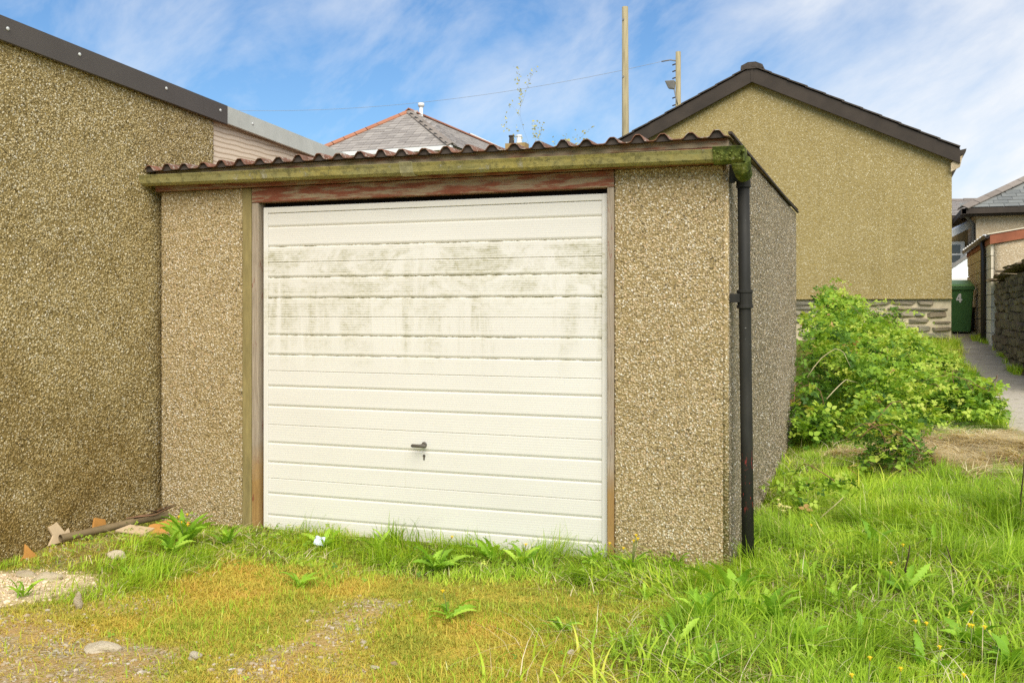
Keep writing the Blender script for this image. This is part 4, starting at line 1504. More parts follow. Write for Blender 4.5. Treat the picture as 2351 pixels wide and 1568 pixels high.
MB().add([(OX - 0.06, OY0 - 0.06, 2.535), (6.7, OY0 - 0.06, 2.535 + RS * 4.35), (6.7, OY1 + 0.1, 2.535 + RS * 4.35), (OX - 0.06, OY1 + 0.1, 2.535), (OX - 0.06, OY0 - 0.06, 2.517), (6.7, OY0 - 0.06, 2.517 + RS * 4.35), (6.7, OY1 + 0.1, 2.517 + RS * 4.35), (OX - 0.06, OY1 + 0.1, 2.517)],
         [(0, 1, 2, 3), (7, 6, 5, 4), (0, 4, 5, 1), (1, 5, 6, 2), (2, 6, 7, 3), (3, 7, 4, 0)]).build('roof', M_BLOCK, ob)
gt = MB().extrude([(-0.03, 0, 0.0), (-0.035, 0, -0.03), (-0.06, 0, -0.055), (-0.095, 0, -0.05), (-0.115, 0, -0.02), (-0.118, 0, 0.005), (-0.10, 0, -0.02), (-0.07, 0, -0.035)],
                  [(OX + 0.01, OY0 - 0.05, 2.515), (OX + 0.01, OY1 + 0.1, 2.495)]).build('side_gutter', M_PIPE_CLEAN, ob)
for k in range(9):
    y = OY0 + 0.1 + k * 0.52
    MB().box(OX - 0.115, OX - 0.02, y, y + 0.035, 2.505, 2.535).build('gutter_clip', M_WHITE, gt)
dp = MB().tube([(OX - 0.06, 13.55, 2.47), (OX - 0.06, 13.55, 2.40), (OX - 0.045, 13.52, 2.32), (OX - 0.045, 13.52, og - 0.05)], 0.042, 10).build('downpipe', M_PIPE_CLEAN, ob, True)
MB().box(OX - 0.012, OX, 13.70, 13.78, og - 0.05, 2.05).build('white_strip', M_WHITE, ob)
MB().tube([(OX - 0.03, 15.7, og), (OX - 0.03, 15.7, 1.35)], 0.03, 8).build('cable_duct', M_PIPE_CLEAN, ob, True)

# ------------------------------------------------------------------ dry stone wall
sw = thing('stone_wall', (2.65, 9.5, float(gz(2.65, 9.5))), 'dark rubble stone wall with slate coping at the right edge', 'wall')
WX, WY0, WY1 = 2.46, 7.0, 12.5


def wtop(y):
    return 1.765 + 0.022 * (12.5 - y) + (0.05 if y < 11.6 else 0.0) * min(1, (11.6 - y) / 0.5 if y < 11.6 else 0)


mb = MB()
for i, y in enumerate(np.linspace(WY0, WY1, 14)):
    b_, t_ = float(gz(WX, y)) - 0.3, wtop(y) - 0.04
    mb.add([(WX + 0.06, y, b_), (WX + 0.42, y, b_), (WX + 0.36, y, t_), (WX + 0.09, y, t_)], [])
n_ = 14
mb.f = [(k * 4 + j, k * 4 + (j + 1) % 4, k * 4 + 4 + (j + 1) % 4, k * 4 + 4 + j) for k in range(n_ - 1) for j in range(4)] + [(0, 1, 2, 3), ((n_ - 1) * 4 + 3, (n_ - 1) * 4 + 2, (n_ - 1) * 4 + 1, (n_ - 1) * 4)]
core = mb.build('core', M_RMORT, sw)
cnt = 0
zrow = 0.30
while zrow < 2.05:
    h = random.uniform(0.07, 0.15)
    y = 8.3 + random.uniform(0, 0.1)
    while y < WY1:
        w = random.uniform(0.10, 0.30)
        zc = zrow + h / 2 + random.uniform(-0.02, 0.02)
        if zc - h / 2 > gz(WX, y) - 0.10 and zc + h / 2 < wtop(y + w / 2) - 0.0 and cnt < 300:
            put_stone(SV_R, core, (WX + 0.06 + random.uniform(-0.03, 0.02) + 0.03 * (zc - 0.6), min(y + w / 2, WY1 - 0.02), zc), (0.2, w * 0.95, h * 0.95), (random.uniform(-0.12, 0.12), 0, random.uniform(-0.1, 0.1)))
            cnt += 1
        y += w
    zrow += h * 0.93
# end face stones
zrow = 0.55
while zrow < wtop(12.5) - 0.08:
    h = random.uniform(0.08, 0.16)
    put_stone(SV_R, core, (WX + 0.24, WY1 - 0.0, zrow + h / 2), (0.34, 0.15, h * 0.95))
    zrow += h
cm = [MB().box(-0.26, 0.26, -0.17, 0.17, -0.014, 0.014).mesh('coping_slate') for _ in range(3)]
for c_ in cm:
    c_.materials.append(M_RUBBLE)
    for v_ in c_.vertices:
        v_.co += Vector((random.uniform(-0.04, 0.04), random.uniform(-0.03, 0.03), random.uniform(-0.006, 0.006)))
y = 8.2
while y < WY1 + 0.05:
    o = bpy.data.objects.new('coping_slate', random.choice(cm))
    COL.objects.link(o)
    adopt(o, sw)
    o.location = (WX + 0.20 + random.uniform(-0.04, 0.02), y, wtop(min(y, 12.49)) + random.uniform(0, 0.02))
    o.rotation_euler = (random.uniform(-0.10, 0.06), random.uniform(-0.05, 0.08), random.uniform(-0.15, 0.15))
    y += random.uniform(0.2, 0.3)

# ------------------------------------------------------------------ wheelie bin
bz = float(gz(2.12, 15.2)) + 0.005
bn = thing('wheelie_bin', (2.12, 15.25, bz), 'green wheelie bin with white number 4 beside the gable corner', 'bin')
bx0, bx1, by0, by1 = 1.895, 2.335, 15.0, 15.5
mb = MB()
prism(mb, [(bx0 + 0.05, by0 + 0.07, bz + 0.03), (bx1 - 0.05, by0 + 0.07, bz + 0.03), (bx1 - 0.05, by1 - 0.05, bz + 0.03), (bx0 + 0.05, by1 - 0.05, bz + 0.03)],
      [(bx0, by0, bz + 0.845), (bx1, by0, bz + 0.845), (bx1, by1, bz + 0.845), (bx0, by1, bz + 0.845)])
body = mb.build('body', M_BIN, bn, bevel=0.02)
MB().box(bx0 - 0.015, bx1 + 0.015, by0 - 0.02, by1 + 0.02, bz + 0.80, bz + 0.868).build('rim', M_BIN, bn, bevel=0.012)
mb = MB()
prism(mb, [(bx0 - 0.025, by0 - 0.035, bz + 0.87), (bx1 + 0.025, by0 - 0.035, bz + 0.87), (bx1 + 0.025, by1 + 0.03, bz + 0.87), (bx0 - 0.025, by1 + 0.03, bz + 0.87)],
      [(bx0 + 0.03, by0 + 0.06, bz + 0.915), (bx1 - 0.03, by0 + 0.06, bz + 0.915), (bx1 - 0.02, by1 + 0.0, bz + 1.00), (bx0 + 0.02, by1 + 0.0, bz + 1.00)])
mb.build('lid', M_BINLID, bn, bevel=0.015)
MB().tube([(bx0 + 0.05, by1 + 0.05, bz + 0.90), (bx1 - 0.05, by1 + 0.05, bz + 0.90)], 0.016, 8).build('handle', M_BIN, bn, True)
for x in (bx0 + 0.02, bx1 - 0.06):
    MB().tube([(x, by1 - 0.03, bz + 0.10), (x + 0.045, by1 - 0.03, bz + 0.10)], 0.10, 16).build('wheel', M_TYRE, bn, bevel=0.01)
# painted number
nxc, nzc, ny_ = 2.095, bz + 0.66, by0 - 0.003
four = [(-0.012, 0.075), (0.026, 0.075), (0.026, -0.022), (0.046, -0.022), (0.046, -0.048), (0.026, -0.048), (0.026, -0.085), (-0.004, -0.085), (-0.004, -0.048), (-0.056, -0.048), (-0.056, -0.018)]


def yface(z):
    return by0 + 0.07 * (bz + 0.845 - z) / 0.815 - 0.006


outer = [(nxc + a, yface(nzc + b), nzc + b) for a, b in four]
hole = [(nxc - 0.004, nzc + 0.036), (nxc - 0.004, nzc - 0.022), (nxc - 0.030, nzc - 0.022)]
mb = MB()
# the figure 4 as strips so its triangular counter stays open
S = [((-0.012, 0.075), (-0.004, 0.036), (-0.030, -0.022), (-0.056, -0.018)), ((-0.012, 0.075), (0.026, 0.075), (0.026, -0.085), (-0.004, -0.085)),
     ((-0.056, -0.018), (-0.004, -0.022), (-0.004, -0.048), (-0.056, -0.048)), ((0.026, -0.022), (0.046, -0.022), (0.046, -0.048), (0.026, -0.048))]
for s_ in S:
    b_ = len(mb.v)
    mb.v += [(nxc + a, yface(nzc + b), nzc + b) for a, b in s_]
    mb.f.append((b_, b_ + 1, b_ + 2, b_ + 3))
mb.build('number', M_WHITE, body)

# ------------------------------------------------------------------ white car behind
cz = 1.02
cr_ = thing('parked_car', (4.2, 19.9, cz), 'white car glimpsed above the green bin', 'car')
cx0, cw, cl = 0.92, 1.72, 4.1
# side profile (length from the nose, height)
lower = [(0.0, 0.28), (0.0, 0.62), (0.10, 0.80), (0.95, 0.98), (1.05, 1.0), (4.0, 1.02), (4.1, 0.9), (4.1, 0.30)]
mb = MB()
vs_ = []
for yy, ins in ((0, 0.05), (0.08, 0.0), (cw - 0.08, 0.0), (cw, 0.05)):
    for a, b in lower:
        vs_.append((cx0 + a + (ins if a < 2 else -ins), 19.0 + yy, cz + b))
q_ = len(lower)
fs_ = []
for r_ in range(3):
    for k in range(q_):
        a, b = r_ * q_ + k, r_ * q_ + (k + 1) % q_
        fs_.append((a, b, b + q_, a + q_))
fs_ += [tuple(range(q_)), tuple(range(4 * q_ - 1, 3 * q_ - 1, -1))]
mb.add(vs_, fs_).build('body', M_CARW, cr_, bevel=0.03)
cab = [(0.92, 0.98), (1.62, 1.47), (3.30, 1.50), (3.95, 1.01)]
mb = MB()
vs_ = [(cx0 + a, 19.0 + 0.06 + (0.16 if b > 1.2 else 0), cz + b) for a, b in cab] + [(cx0 + a, 19.0 + cw - 0.06 - (0.16 if b > 1.2 else 0), cz + b) for a, b in cab]
mb.add(vs_, [(0, 1, 2, 3), (7, 6, 5, 4), (0, 4, 5, 1), (1, 5, 6, 2), (2, 6, 7, 3)]).build('cabin_glass', M_CARGLASS, cr_)
MB().box(cx0 + 1.58, cx0 + 3.34, 19.20, 19.0 + cw - 0.20, cz + 1.475, cz + 1.525).build('roof', M_CARW, cr_, bevel=0.02)
for yy in (19.055, 19.0 + cw - 0.055):
    inn = 0.15 if yy < 19.5 else -0.15
    MB().beam((cx0 + 0.93, yy, cz + 0.98), (cx0 + 1.62, yy + inn, cz + 1.48), 0.05, 0.07).build('pillar', M_GREY, cr_)
    MB().beam((cx0 + 2.45, yy, cz + 1.0), (cx0 + 2.45, yy + inn, cz + 1.49), 0.04, 0.06).build('pillar', M_GREY, cr_)
    MB().beam((cx0 + 3.93, yy, cz + 1.0), (cx0 + 3.32, yy + inn, cz + 1.49), 0.05, 0.10).build('pillar', M_CARW, cr_)
for a in (0.75, 3.35):
    for yy in (18.985, 19.0 + cw - 0.19):
        w_ = MB().tube([(cx0 + a, yy, cz + 0.31), (cx0 + a, yy + 0.2, cz + 0.31)], 0.31, 20).build('wheel', M_TYRE, cr_, bevel=0.02)

# ------------------------------------------------------------------ cream house with slate hip, far right
q = at(2241, 489, 25.5)
H0x, H0y, Hz = q.x, q.y, q.z
ch = thing('cream_house', (H0x + 4, H0y + 4, 1.3), 'cream rendered house with slate hipped roof at right behind the outbuilding', 'house')
MB().box(H0x, H0x + 9, H0y, H0y + 6.5, 0.8, Hz - 0.02).build('wall', M_DASH_C, ch)
ex, ey = H0x - 0.28, H0y - 0.28
pk = 0.55
ap = Vector((ex + 3.6, ey + 3.6, Hz + 3.6 * pk + 0.1))
ap2 = Vector((ex + 6, ey + 3.6, ap.z))
rf = MB().add([(ex, ey, Hz + 0.1), (ex + 9.6, ey, Hz + 0.1), (ex + 9.6, ey + 7.2, Hz + 0.1), (ex, ey + 7.2, Hz + 0.1), ap, ap2],
              [(0, 1, 5, 4), (1, 2, 5), (2, 3, 4, 5), (3, 0, 4), (3, 2, 1, 0)]).build('roof', M_SLATE2, ch)
sv = Vector((0, 3.6, 3.6 * pk))
slate_face(rf, (ex, ey, Hz + 0.1), (1, 0, 0), sv, lambda t: (3.6 * t + 0.05, min(3.2, 9.6 - 3.6 * t)), sv.length * 0.62, 0.20, 0.34, M_SLATE2, 110)
hip_tiles(rf, (ex - 0.05, ey - 0.05, Hz + 0.1), ap, 13, M_RIDGEG, 0.34)
MB().box(ex - 0.08, ex + 9.7, ey - 0.10, ey + 0.02, Hz - 0.05, Hz + 0.09).build('front_gutter', M_BARGE, ch)
MB().box(ex - 0.10, ex + 0.02, ey - 0.10, ey + 7.3, Hz - 0.06, Hz + 0.08).build('side_gutter', M_BARGE, ch)
MB().box(ex + 0.05, H0x + 9, ey + 0.05, H0y - 0.002, Hz - 0.10, Hz - 0.03).build('soffit', M_BARGE, ch)
MB().tube([(ex + 0.05, ey + 0.5, Hz - 0.05), (H0x - 0.05, H0y + 0.3, Hz - 0.25), (H0x - 0.05, H0y + 0.3, 0.9)], 0.045, 8).build('downpipe', M_GREY, ch, True)

# slate roofed terrace further back with ochre extension
q = at(2190, 497, 28.4)
t0 = thing('terrace_house', (q.x, q.y + 3, 1.5), 'grey slate terrace with white-edged ochre porch seen through the gap', 'house')
x0, x1 = q.x - 7, q.x + 6
MB().box(x0, x1, q.y + 0.25, q.y + 6.5, 1.0, q.z - 0.05).build('wall', simple('grey_render', (0.36, 0.33, 0.28), 0.9), t0)
zr = CAM.z + (710 - 461) / 2285 * 31.2 - 0.35
rf = MB().add([(x0 - 0.2, q.y - 0.05, q.z), (x1 + 0.2, q.y - 0.05, q.z), (x1 + 0.2, q.y + 3.3, zr + 0.35), (x0 - 0.2, q.y + 3.3, zr + 0.35), (x0 - 0.2, q.y + 6.7, q.z), (x1 + 0.2, q.y + 6.7, q.z)],
              [(0, 1, 2, 3), (3, 2, 5, 4), (0, 3, 4), (1, 5, 2)]).build('roof', M_SLATE, t0)
sv = Vector((0, 3.35, zr + 0.35 - q.z))
slate_face(rf, (q.x - 1.4, q.y - 0.05, q.z), (1, 0, 0), sv, lambda t: (0, 3.2), sv.length, 0.28, 0.36, M_SLATE, 70)
hip_tiles(rf, (q.x - 1.5, q.y + 3.3, zr + 0.36), (q.x + 2.0, q.y + 3.3, zr + 0.36), 7, M_RIDGEG, 0.40, name='ridge_tile')
MB().box(x0, x1, q.y - 0.15, q.y - 0.02, q.z - 0.13, q.z + 0.0).build('gutter', M_BARGE, t0)
# porch
pw = at(2222, 577, 26.6)
MB().box(q.x - 2.5, pw.x, pw.y, q.y + 0.2, 1.2, 3.15).build('porch_wall', M_OCHRE, t0)
pa, pb2 = at(2150, 552, 26.3), at(2228, 514, 26.3)
MB().add([(pa.x, pw.y + 0.01, 3.1), (pw.x, pw.y + 0.01, 3.1), (pw.x, pw.y + 0.01, pb2.z), (pa.x, pw.y + 0.01, pa.z), (pa.x, pw.y + 0.3, 3.1), (pw.x, pw.y + 0.3, 3.1), (pw.x, pw.y + 0.3, pb2.z), (pa.x, pw.y + 0.3, pa.z)],
         [(0, 1, 2, 3), (7, 6, 5, 4), (0, 4, 5, 1), (1, 5, 6, 2), (2, 6, 7, 3), (3, 7, 4, 0)]).build('porch_gable', M_OCHRE, t0)
MB().beam(pa, pb2, 0.25, 0.17).build('porch_verge', M_WHITE, t0)
wq = at(2195, 577, 26.5)
fr = MB().box(wq.x - 0.75, wq.x + 0.20, wq.y - 0.06, wq.y + 0.5, wq.z - 0.34, wq.z + 0.25).build('window', M_WHITE, t0)
MB().box(wq.x - 0.66, wq.x + 0.10, wq.y - 0.075, wq.y - 0.05, wq.z - 0.06, wq.z + 0.17).build('pane', M_GLASS, fr)
MB().box(wq.x - 0.66, wq.x + 0.10, wq.y - 0.075, wq.y - 0.05, wq.z - 0.30, wq.z - 0.11).build('pane', M_GLASS, fr)

# ------------------------------------------------------------------ sparse young tree behind the garage
base = at(1285, 700, 19)
gzb = float(gz(base.x, base.y))
sp = thing('young_tree', (base.x, base.y, gzb), 'sparse young tree with tiny yellow-green leaves behind the garage roof', 'tree')
rg = random.Random(4)
tr = MB().tube([(base.x, base.y, gzb - 0.1), (base.x + 0.03, base.y, 1.6), (base.x - 0.02, base.y, 3.4)], [0.04, 0.03, 0.018], 8).build('trunk', M_SAPTWIG, sp, True)
lv, lt = [], []
tw = MB()


def twig(p, d, length, rad, depth):
    pts = [p]
    c, dd = p.copy(), d.copy()
    for k in range(6):
        dd = (dd + Vector((rg.gauss(0, 0.10), rg.gauss(0, 0.10), 0.06))).normalized()
        c = c + dd * (length / 6)
        pts.append(c.copy())
        if depth < 2 and k > 0 and rg.random() < 0.75:
            sd_ = (dd + Vector((rg.gauss(0, 0.55), rg.gauss(0, 0.55), rg.gauss(0, 0.25)))).normalized()
            twig(c.copy(), sd_, length * rg.uniform(0.3, 0.5), rad * 0.6, depth + 1)
        if depth >= 1:
            for _ in range(rg.choice((0, 1, 1, 2))):
                lv.append(c + Vector((rg.gauss(0, 0.03), rg.gauss(0, 0.03), rg.gauss(0, 0.03))))
    tw.tube(pts, [rad * (1 - 0.75 * k / 6) for k in range(7)], 4)


for k in range(13):
    z0 = 1.9 + 1.5 * k / 12
    a = k * 2.4
    twig(Vector((base.x, base.y, z0)), Vector((math.cos(a) * 0.42, math.sin(a) * 0.42, 0.9)).normalized(), rg.uniform(0.8, 1.35), 0.0025, 0)
twig(Vector((base.x - 0.02, base.y, 3.2)), Vector((-0.28, 0, 0.95)), 2.1, 0.0025, 0)
tw.build('branches', M_SAPTWIG, sp)
nl = len(lv)
LV = np.zeros((nl * 4, 3))
LF = np.arange(nl * 4).reshape(nl, 4)
LT = np.zeros(nl * 4)
for i, c in enumerate(lv):
    e = Euler((rg.uniform(0, 6.3), rg.uniform(0, 6.3), rg.uniform(0, 6.3))).to_matrix()
    s_ = rg.uniform(0.018, 0.038)
    for j, (a, b) in enumerate(((-0.5, 0), (0, 0.9), (0.5, 0), (0, -0.9))):
        LV[i * 4 + j] = c + e @ Vector((a * s_, b * s_, 0))
    LT[i * 4:i * 4 + 4] = rg.random()
props(link('leaves', npmesh('leaves', LV, LF, LT, M_SAPLEAF), None, sp), kind='stuff')


# ------------------------------------------------------------------ grass and ground cover
def blades(P, h, w, lean, az, tint, segs=3, curl=1.0, name='grass', mat=None):
    n = len(P)
    ts = np.linspace(0, 1, segs + 1)
    dx, dy_ = np.cos(az), np.sin(az)
    sx, sy = -dy_, dx
    Vv = np.zeros((n, (segs + 1) * 2, 3))
    for i, t in enumerate(ts):
        out = lean * h * (t ** (1.0 + curl))
        up = h * t * (1 - 0.35 * np.clip(lean, 0, 1.5) * t)
        c = P + np.stack([dx * out, dy_ * out, up], 1)
        ww = w * (1 - t) ** 0.7 * 0.5 + 0.0003
        Vv[:, 2 * i] = c - np.stack([sx * ww, sy * ww, 0 * ww], 1)
        Vv[:, 2 * i + 1] = c + np.stack([sx * ww, sy * ww, 0 * ww], 1)
    k = (segs + 1) * 2
    base = np.arange(n)[:, None] * k
    F_ = np.concatenate([base + np.array([2 * i, 2 * i + 1, 2 * i + 3, 2 * i + 2]) for i in range(segs)], 0)
    T = np.repeat(tint, k)
    return npmesh(name, Vv.reshape(-1, 3), F_, T, mat)


def inside_view(x, y, margin=0.12):
    Xc = 0.938 * (x - CAM.x) + 0.347 * (y - CAM.y)
    Yc = -0.347 * (x - CAM.x) + 0.938 * (y - CAM.y)
    return (Yc > 2.9) & (np.abs(Xc) < (0.5144 + margin) * Yc + 0.2)


def blocked(x, y):
    g = (x > GL - 0.06) & (x < 0.01) & (y > -0.004)
    l = x < NX + 0.012
    p = (x > path_edge(y) + RNG.normal(0, 0.03, np.shape(x))) & (y > 4.1)
    return g | l | p


def scatter(n, x0, x1, y0, y1, dens):
    x = RNG.uniform(x0, x1, n)
    y = RNG.uniform(y0, y1, n)
    keep = (RNG.random(n) < dens(x, y)) & inside_view(x, y) & ~blocked(x, y)
    return x[keep], y[keep]


# long grass
def debris_f(x, y):
    return sm(-2.95, -3.15, x) * sm(-1.2, -1.0, y)


def d_long(x, y):
    l = lush_f(x, y)
    return (1 - 0.82 * debris_f(x, y)) * l * (1 - 0.95 * sand_f(x, y)) * (1 - 0.86 * straw_f(x, y)) * (1 - 0.6 * gravel_f(x, y)) * (0.30 + 0.70 * sm(0.34, 0.62, fbm(x * 5, y * 5, 61)))


x, y = scatter(430000, -3.6, 3.6, -2.4, 4.6, d_long)
n = len(x)
l = lush_f(x, y)
tall = fbm(x * 1.5, y * 1.5, 71)
tuft = sm(0.50, 0.75, fbm(x * 4.5, y * 4.5, 77))
strip = (x < -0.1) * 1.0
nearwall = np.exp(-np.clip(-y, 0, 5) / 0.16) * strip
h = (0.035 + 0.11 * tall + 0.16 * tuft) * (0.45 + 0.55 * l) * RNG.uniform(0.55, 1.35, n)
h *= np.where(x < -0.1, 0.50 + 0.10 * nearwall, 1.0 + 0.15 * sm(-0.5, 1.5, y))
h *= (1 - 0.45 * debris_f(x, y)) * np.where(x > -0.1, 0.80, 1.0) * np.where(x < -2.6, 0.8, 1.0) * (1 - 0.55 * sm(1.0, 2.4, y))
h *= (1 - 0.35 * straw_f(x, y)) * (0.75 + 0.5 * sm(0.35, 0.6, fbm(x * 0.9, y * 0.9, 79)))
P = np.stack([x, y, gz(x, y) - 0.004], 1)
# tufts comb their blades in a common direction
az = 6.28 * fbm(x * 1.1, y * 1.1, 81) * 2.2 + RNG.normal(0, 0.9, n)
lean = np.abs(RNG.normal(0.85, 0.45, n))
ti = -0.02 + 0.85 * fbm(x * 2.2, y * 2.2, 91) + RNG.normal(0, 0.16, n) + 0.22 * (1 - l) - 0.12 * tuft
ti = np.where(RNG.random(n) < 0.045, RNG.uniform(0.88, 1.0, n), np.clip(ti, 0, 0.84))
gme = blades(P, h, RNG.uniform(0.0028, 0.0062, n), lean, az, ti, 3, 0.9, 'grass', M_GRASS)
props(link('grass', gme, None), 'green grass growing round the garage and across the right bank', 'grass', kind='stuff')
NBL = n


# broad coarse blades and leafy stems mixed through the right bank
x, y = scatter(15000, -0.7, 3.4, -2.3, 3.2, lambda a, b: lush_f(a, b) * sm(0.42, 0.62, fbm(a * 2.3, b * 2.3, 95)) * (1 - 0.8 * straw_f(a, b)))
n = len(x)
P = np.stack([x, y, gz(x, y)], 1)
az = 6.28 * fbm(x * 0.9, y * 0.9, 97) * 2.2 + RNG.normal(0, 0.8, n)
cme = blades(P, RNG.uniform(0.06, 0.20, n) * (0.5 + 0.7 * fbm(x * 3, y * 3, 99)), RNG.uniform(0.006, 0.013, n), np.abs(RNG.normal(1.1, 0.5, n)), az, np.clip(0.05 + 0.8 * fbm(x * 1.7, y * 1.7, 101) + RNG.normal(0, 0.2, n), 0, 0.86), 4, 1.0, 'coarse_grass', M_GRASS)
props(link('coarse_grass', cme, None), 'broad coarse grass blades tangled across the right bank', 'grass', kind='stuff')


# moss and short yellowed turf
def d_moss(x, y):
    return (1 - 0.75 * lush_f(x, y)) * (1 - 0.93 * gravel_f(x, y)) * (1 - 0.97 * sand_f(x, y)) * (0.35 + 0.65 * sm(0.28, 0.5, fbm(x * 7, y * 7, 103)))


x, y = scatter(300000, -3.55, 0.9, -2.4, -0.1, d_moss)
n = len(x)
P = np.stack([x, y, gz(x, y) - 0.002], 1)
ti = np.clip(-0.03 + 0.95 * fbm(x * 2.4, y * 2.4, 111) + RNG.normal(0, 0.13, n) - 0.25 * lush_f(x, y), 0, 1)
h = RNG.uniform(0.006, 0.020, n) * (0.7 + 0.9 * fbm(x * 5, y * 5, 117)) + (RNG.random(n) < 0.03) * RNG.uniform(0.01, 0.04, n)
mme = blades(P, h, RNG.uniform(0.0025, 0.006, n), np.abs(RNG.normal(0.9, 0.5, n)), RNG.uniform(0, 6.28, n), ti, 2, 0.8, 'moss', M_MOSS)
props(link('moss', mme, None), 'yellow and orange moss turf in front of the garage door', 'moss', kind='stuff')

# scattered green blades through the moss
x, y = scatter(13000, -3.5, 0.3, -2.4, -0.4, lambda a, b: (1 - lush_f(a, b)) * sm(0.45, 0.62, fbm(a * 3.3, b * 3.3, 131)) * (1 - 0.8 * gravel_f(a, b)) * (1 - sand_f(a, b)))
n = len(x)
P = np.stack([x, y, gz(x, y)], 1)
sme = blades(P, RNG.uniform(0.02, 0.065, n), RNG.uniform(0.002, 0.004, n), np.abs(RNG.normal(0.8, 0.4, n)), RNG.uniform(0, 6.28, n), np.clip(RNG.normal(0.45, 0.2, n), 0, 1), 2, 0.9, 'thin_grass', M_GRASS)
props(link('thin_grass', sme, None), 'thin grass blades scattered through the yellow moss', 'grass', kind='stuff')

# straw: combed, tangled tufts
x, y = scatter(95000, 0.2, 2.6, 2.0, 5.6, lambda a, b: straw_f(a, b) * (0.25 + 0.75 * sm(0.36, 0.6, fbm(a * 6, b * 6, 143))))
n = len(x)
tf_ = fbm(x * 5, y * 5, 145)
P = np.stack([x, y, gz(x, y) + 0.10 * sm(0.45, 0.75, tf_) * RNG.random(n)], 1)
az = 6.28 * fbm(x * 1.6, y * 1.6, 141) * 1.6 + RNG.normal(0, 0.7, n)
sme = blades(P, RNG.uniform(0.02, 0.075, n) * (0.6 + tf_), RNG.uniform(0.004, 0.009, n), np.abs(RNG.normal(4.2, 1.4, n)), az, np.clip(-0.08 + 1.3 * fbm(x * 7, y * 7, 147) + RNG.normal(0, 0.22, n), 0, 1), 3, 0.7, 'dry_grass', M_STRAW)
props(link('dry_grass', sme, None), 'flattened pale dry grass below the bramble bank', 'dry grass', kind='stuff')

# rough grass between the brambles and the path
x, y = scatter(60000, 0.2, 2.2, 4.4, 13.4, lambda a, b: 0.35 + 0.65 * sm(0.4, 0.6, fbm(a * 3, b * 3, 149)))
n = len(x)
P = np.stack([x, y, gz(x, y) - 0.003], 1)
sme = blades(P, RNG.uniform(0.05, 0.22, n) * (0.4 + 0.9 * fbm(x * 3, y * 3, 153)), RNG.uniform(0.005, 0.011, n), np.abs(RNG.normal(0.9, 0.5, n)), RNG.uniform(0, 6.28, n), np.clip(0.1 + 0.9 * fbm(x * 2, y * 2, 155) + RNG.normal(0, 0.2, n), 0, 1), 2, 0.9, 'rough_grass', M_GRASS)
props(link('rough_grass', sme, None), 'rough grass growing along the path edge behind the brambles', 'grass', kind='stuff')
# fringe of weeds at the foot of the far walls
x = np.concatenate([RNG.uniform(2.28, 2.44, 5000), RNG.uniform(2.2, 2.4, 1500)])
y = np.concatenate([RNG.uniform(8.6, 12.6, 5000), RNG.uniform(12.8, 14.3, 1500)])
kp = RNG.random(len(x)) < sm(0.45, 0.6, fbm(x * 4, y * 2.2, 159)) * (0.3 + 0.7 * sm(2.25, 2.42, x))
x, y = x[kp], y[kp]
n = len(x)
P = np.stack([x, y, gz(x, y)], 1)
sme = blades(P, RNG.uniform(0.05, 0.16, n), RNG.uniform(0.006, 0.014, n), np.abs(RNG.normal(0.8, 0.4, n)), RNG.uniform(0, 6.28, n), np.clip(RNG.normal(0.55, 0.2, n), 0, 1), 2, 0.9, 'wall_weeds', M_GRASS)
props(link('wall_weeds', sme, None), 'fringe of weeds at the foot of the stone wall', 'weeds', kind='stuff')

# straw wisps through the green
x, y = scatter(2600, -0.6, 3.4, -2.2, 3.5, lambda a, b: 0.3 + 0.7 * sm(0.5, 0.7, fbm(a * 2, b * 2, 151)))
n = len(x)
P = np.stack([x, y, gz(x, y)], 1)
sme = blades(P, RNG.uniform(0.08, 0.2, n), RNG.uniform(0.002, 0.004, n), np.abs(RNG.normal(1.3, 0.6, n)), RNG.uniform(0, 6.28, n), RNG.uniform(0.2, 1, n), 3, 0.7, 'straw_wisps', M_STRAW)
props(link('straw_wisps', sme, None), 'pale dead blades caught in the green grass', 'dry grass', kind='stuff')


# thatch lying under the green
x, y = scatter(26000, -3.3, 3.3, -2.3, 3.2, lambda a, b: lush_f(a, b) * sm(0.42, 0.62, fbm(a * 3.1, b * 3.1, 157)) * (1 - sand_f(a, b)))
n = len(x)
P = np.stack([x, y, gz(x, y) + RNG.uniform(0, 0.03, n)], 1)
sme = blades(P, RNG.uniform(0.02, 0.06, n), RNG.uniform(0.002, 0.0045, n), np.abs(RNG.normal(2.6, 0.8, n)), RNG.uniform(0, 6.28, n), RNG.uniform(0, 0.9, n), 2, 0.5, 'thatch', M_STRAW)
props(link('thatch', sme, None), 'matted dead grass thatch under the green blades', 'dry grass', kind='stuff')


# gravel stones
def pebble_cloud(x, y, r, mat, name, label, sink=0.35):
    n = len(x)
    import bmesh
    bm = bmesh.new()
    bmesh.ops.create_icosphere(bm, subdivisions=1, radius=1.0)
    tv = np.array([v_.co[:] for v_ in bm.verts])
    tf = np.array([[v_.index for v_ in f_.verts] for f_ in bm.faces])
    bm.free()
    k = len(tv)
    sc = RNG.uniform(0.6, 1.3, (n, 1, 3)) * np.array([1, 1, 0.62])
    vv = tv[None] * sc * (1 + RNG.normal(0, 0.10, (n, k, 1)))
    a = RNG.uniform(0, 6.28, n)
    ca, sa = np.cos(a)[:, None], np.sin(a)[:, None]
    vx = vv[..., 0] * ca - vv[..., 1] * sa
    vy = vv[..., 0] * sa + vv[..., 1] * ca
    out = np.stack([vx, vy, vv[..., 2]], -1) * r[:, None, None]
    out += np.stack([x, y, gz(x, y) + r * (0.5 - sink)], 1)[:, None, :]
    Ff = (np.arange(n)[:, None, None] * k + tf[None]).reshape(-1, 3)
    me_ = npmesh(name, out.reshape(-1, 3), Ff, np.repeat(RNG.random(n), k), mat, smooth=False)
    return props(link(name, me_, None), label, 'gravel', kind='stuff')


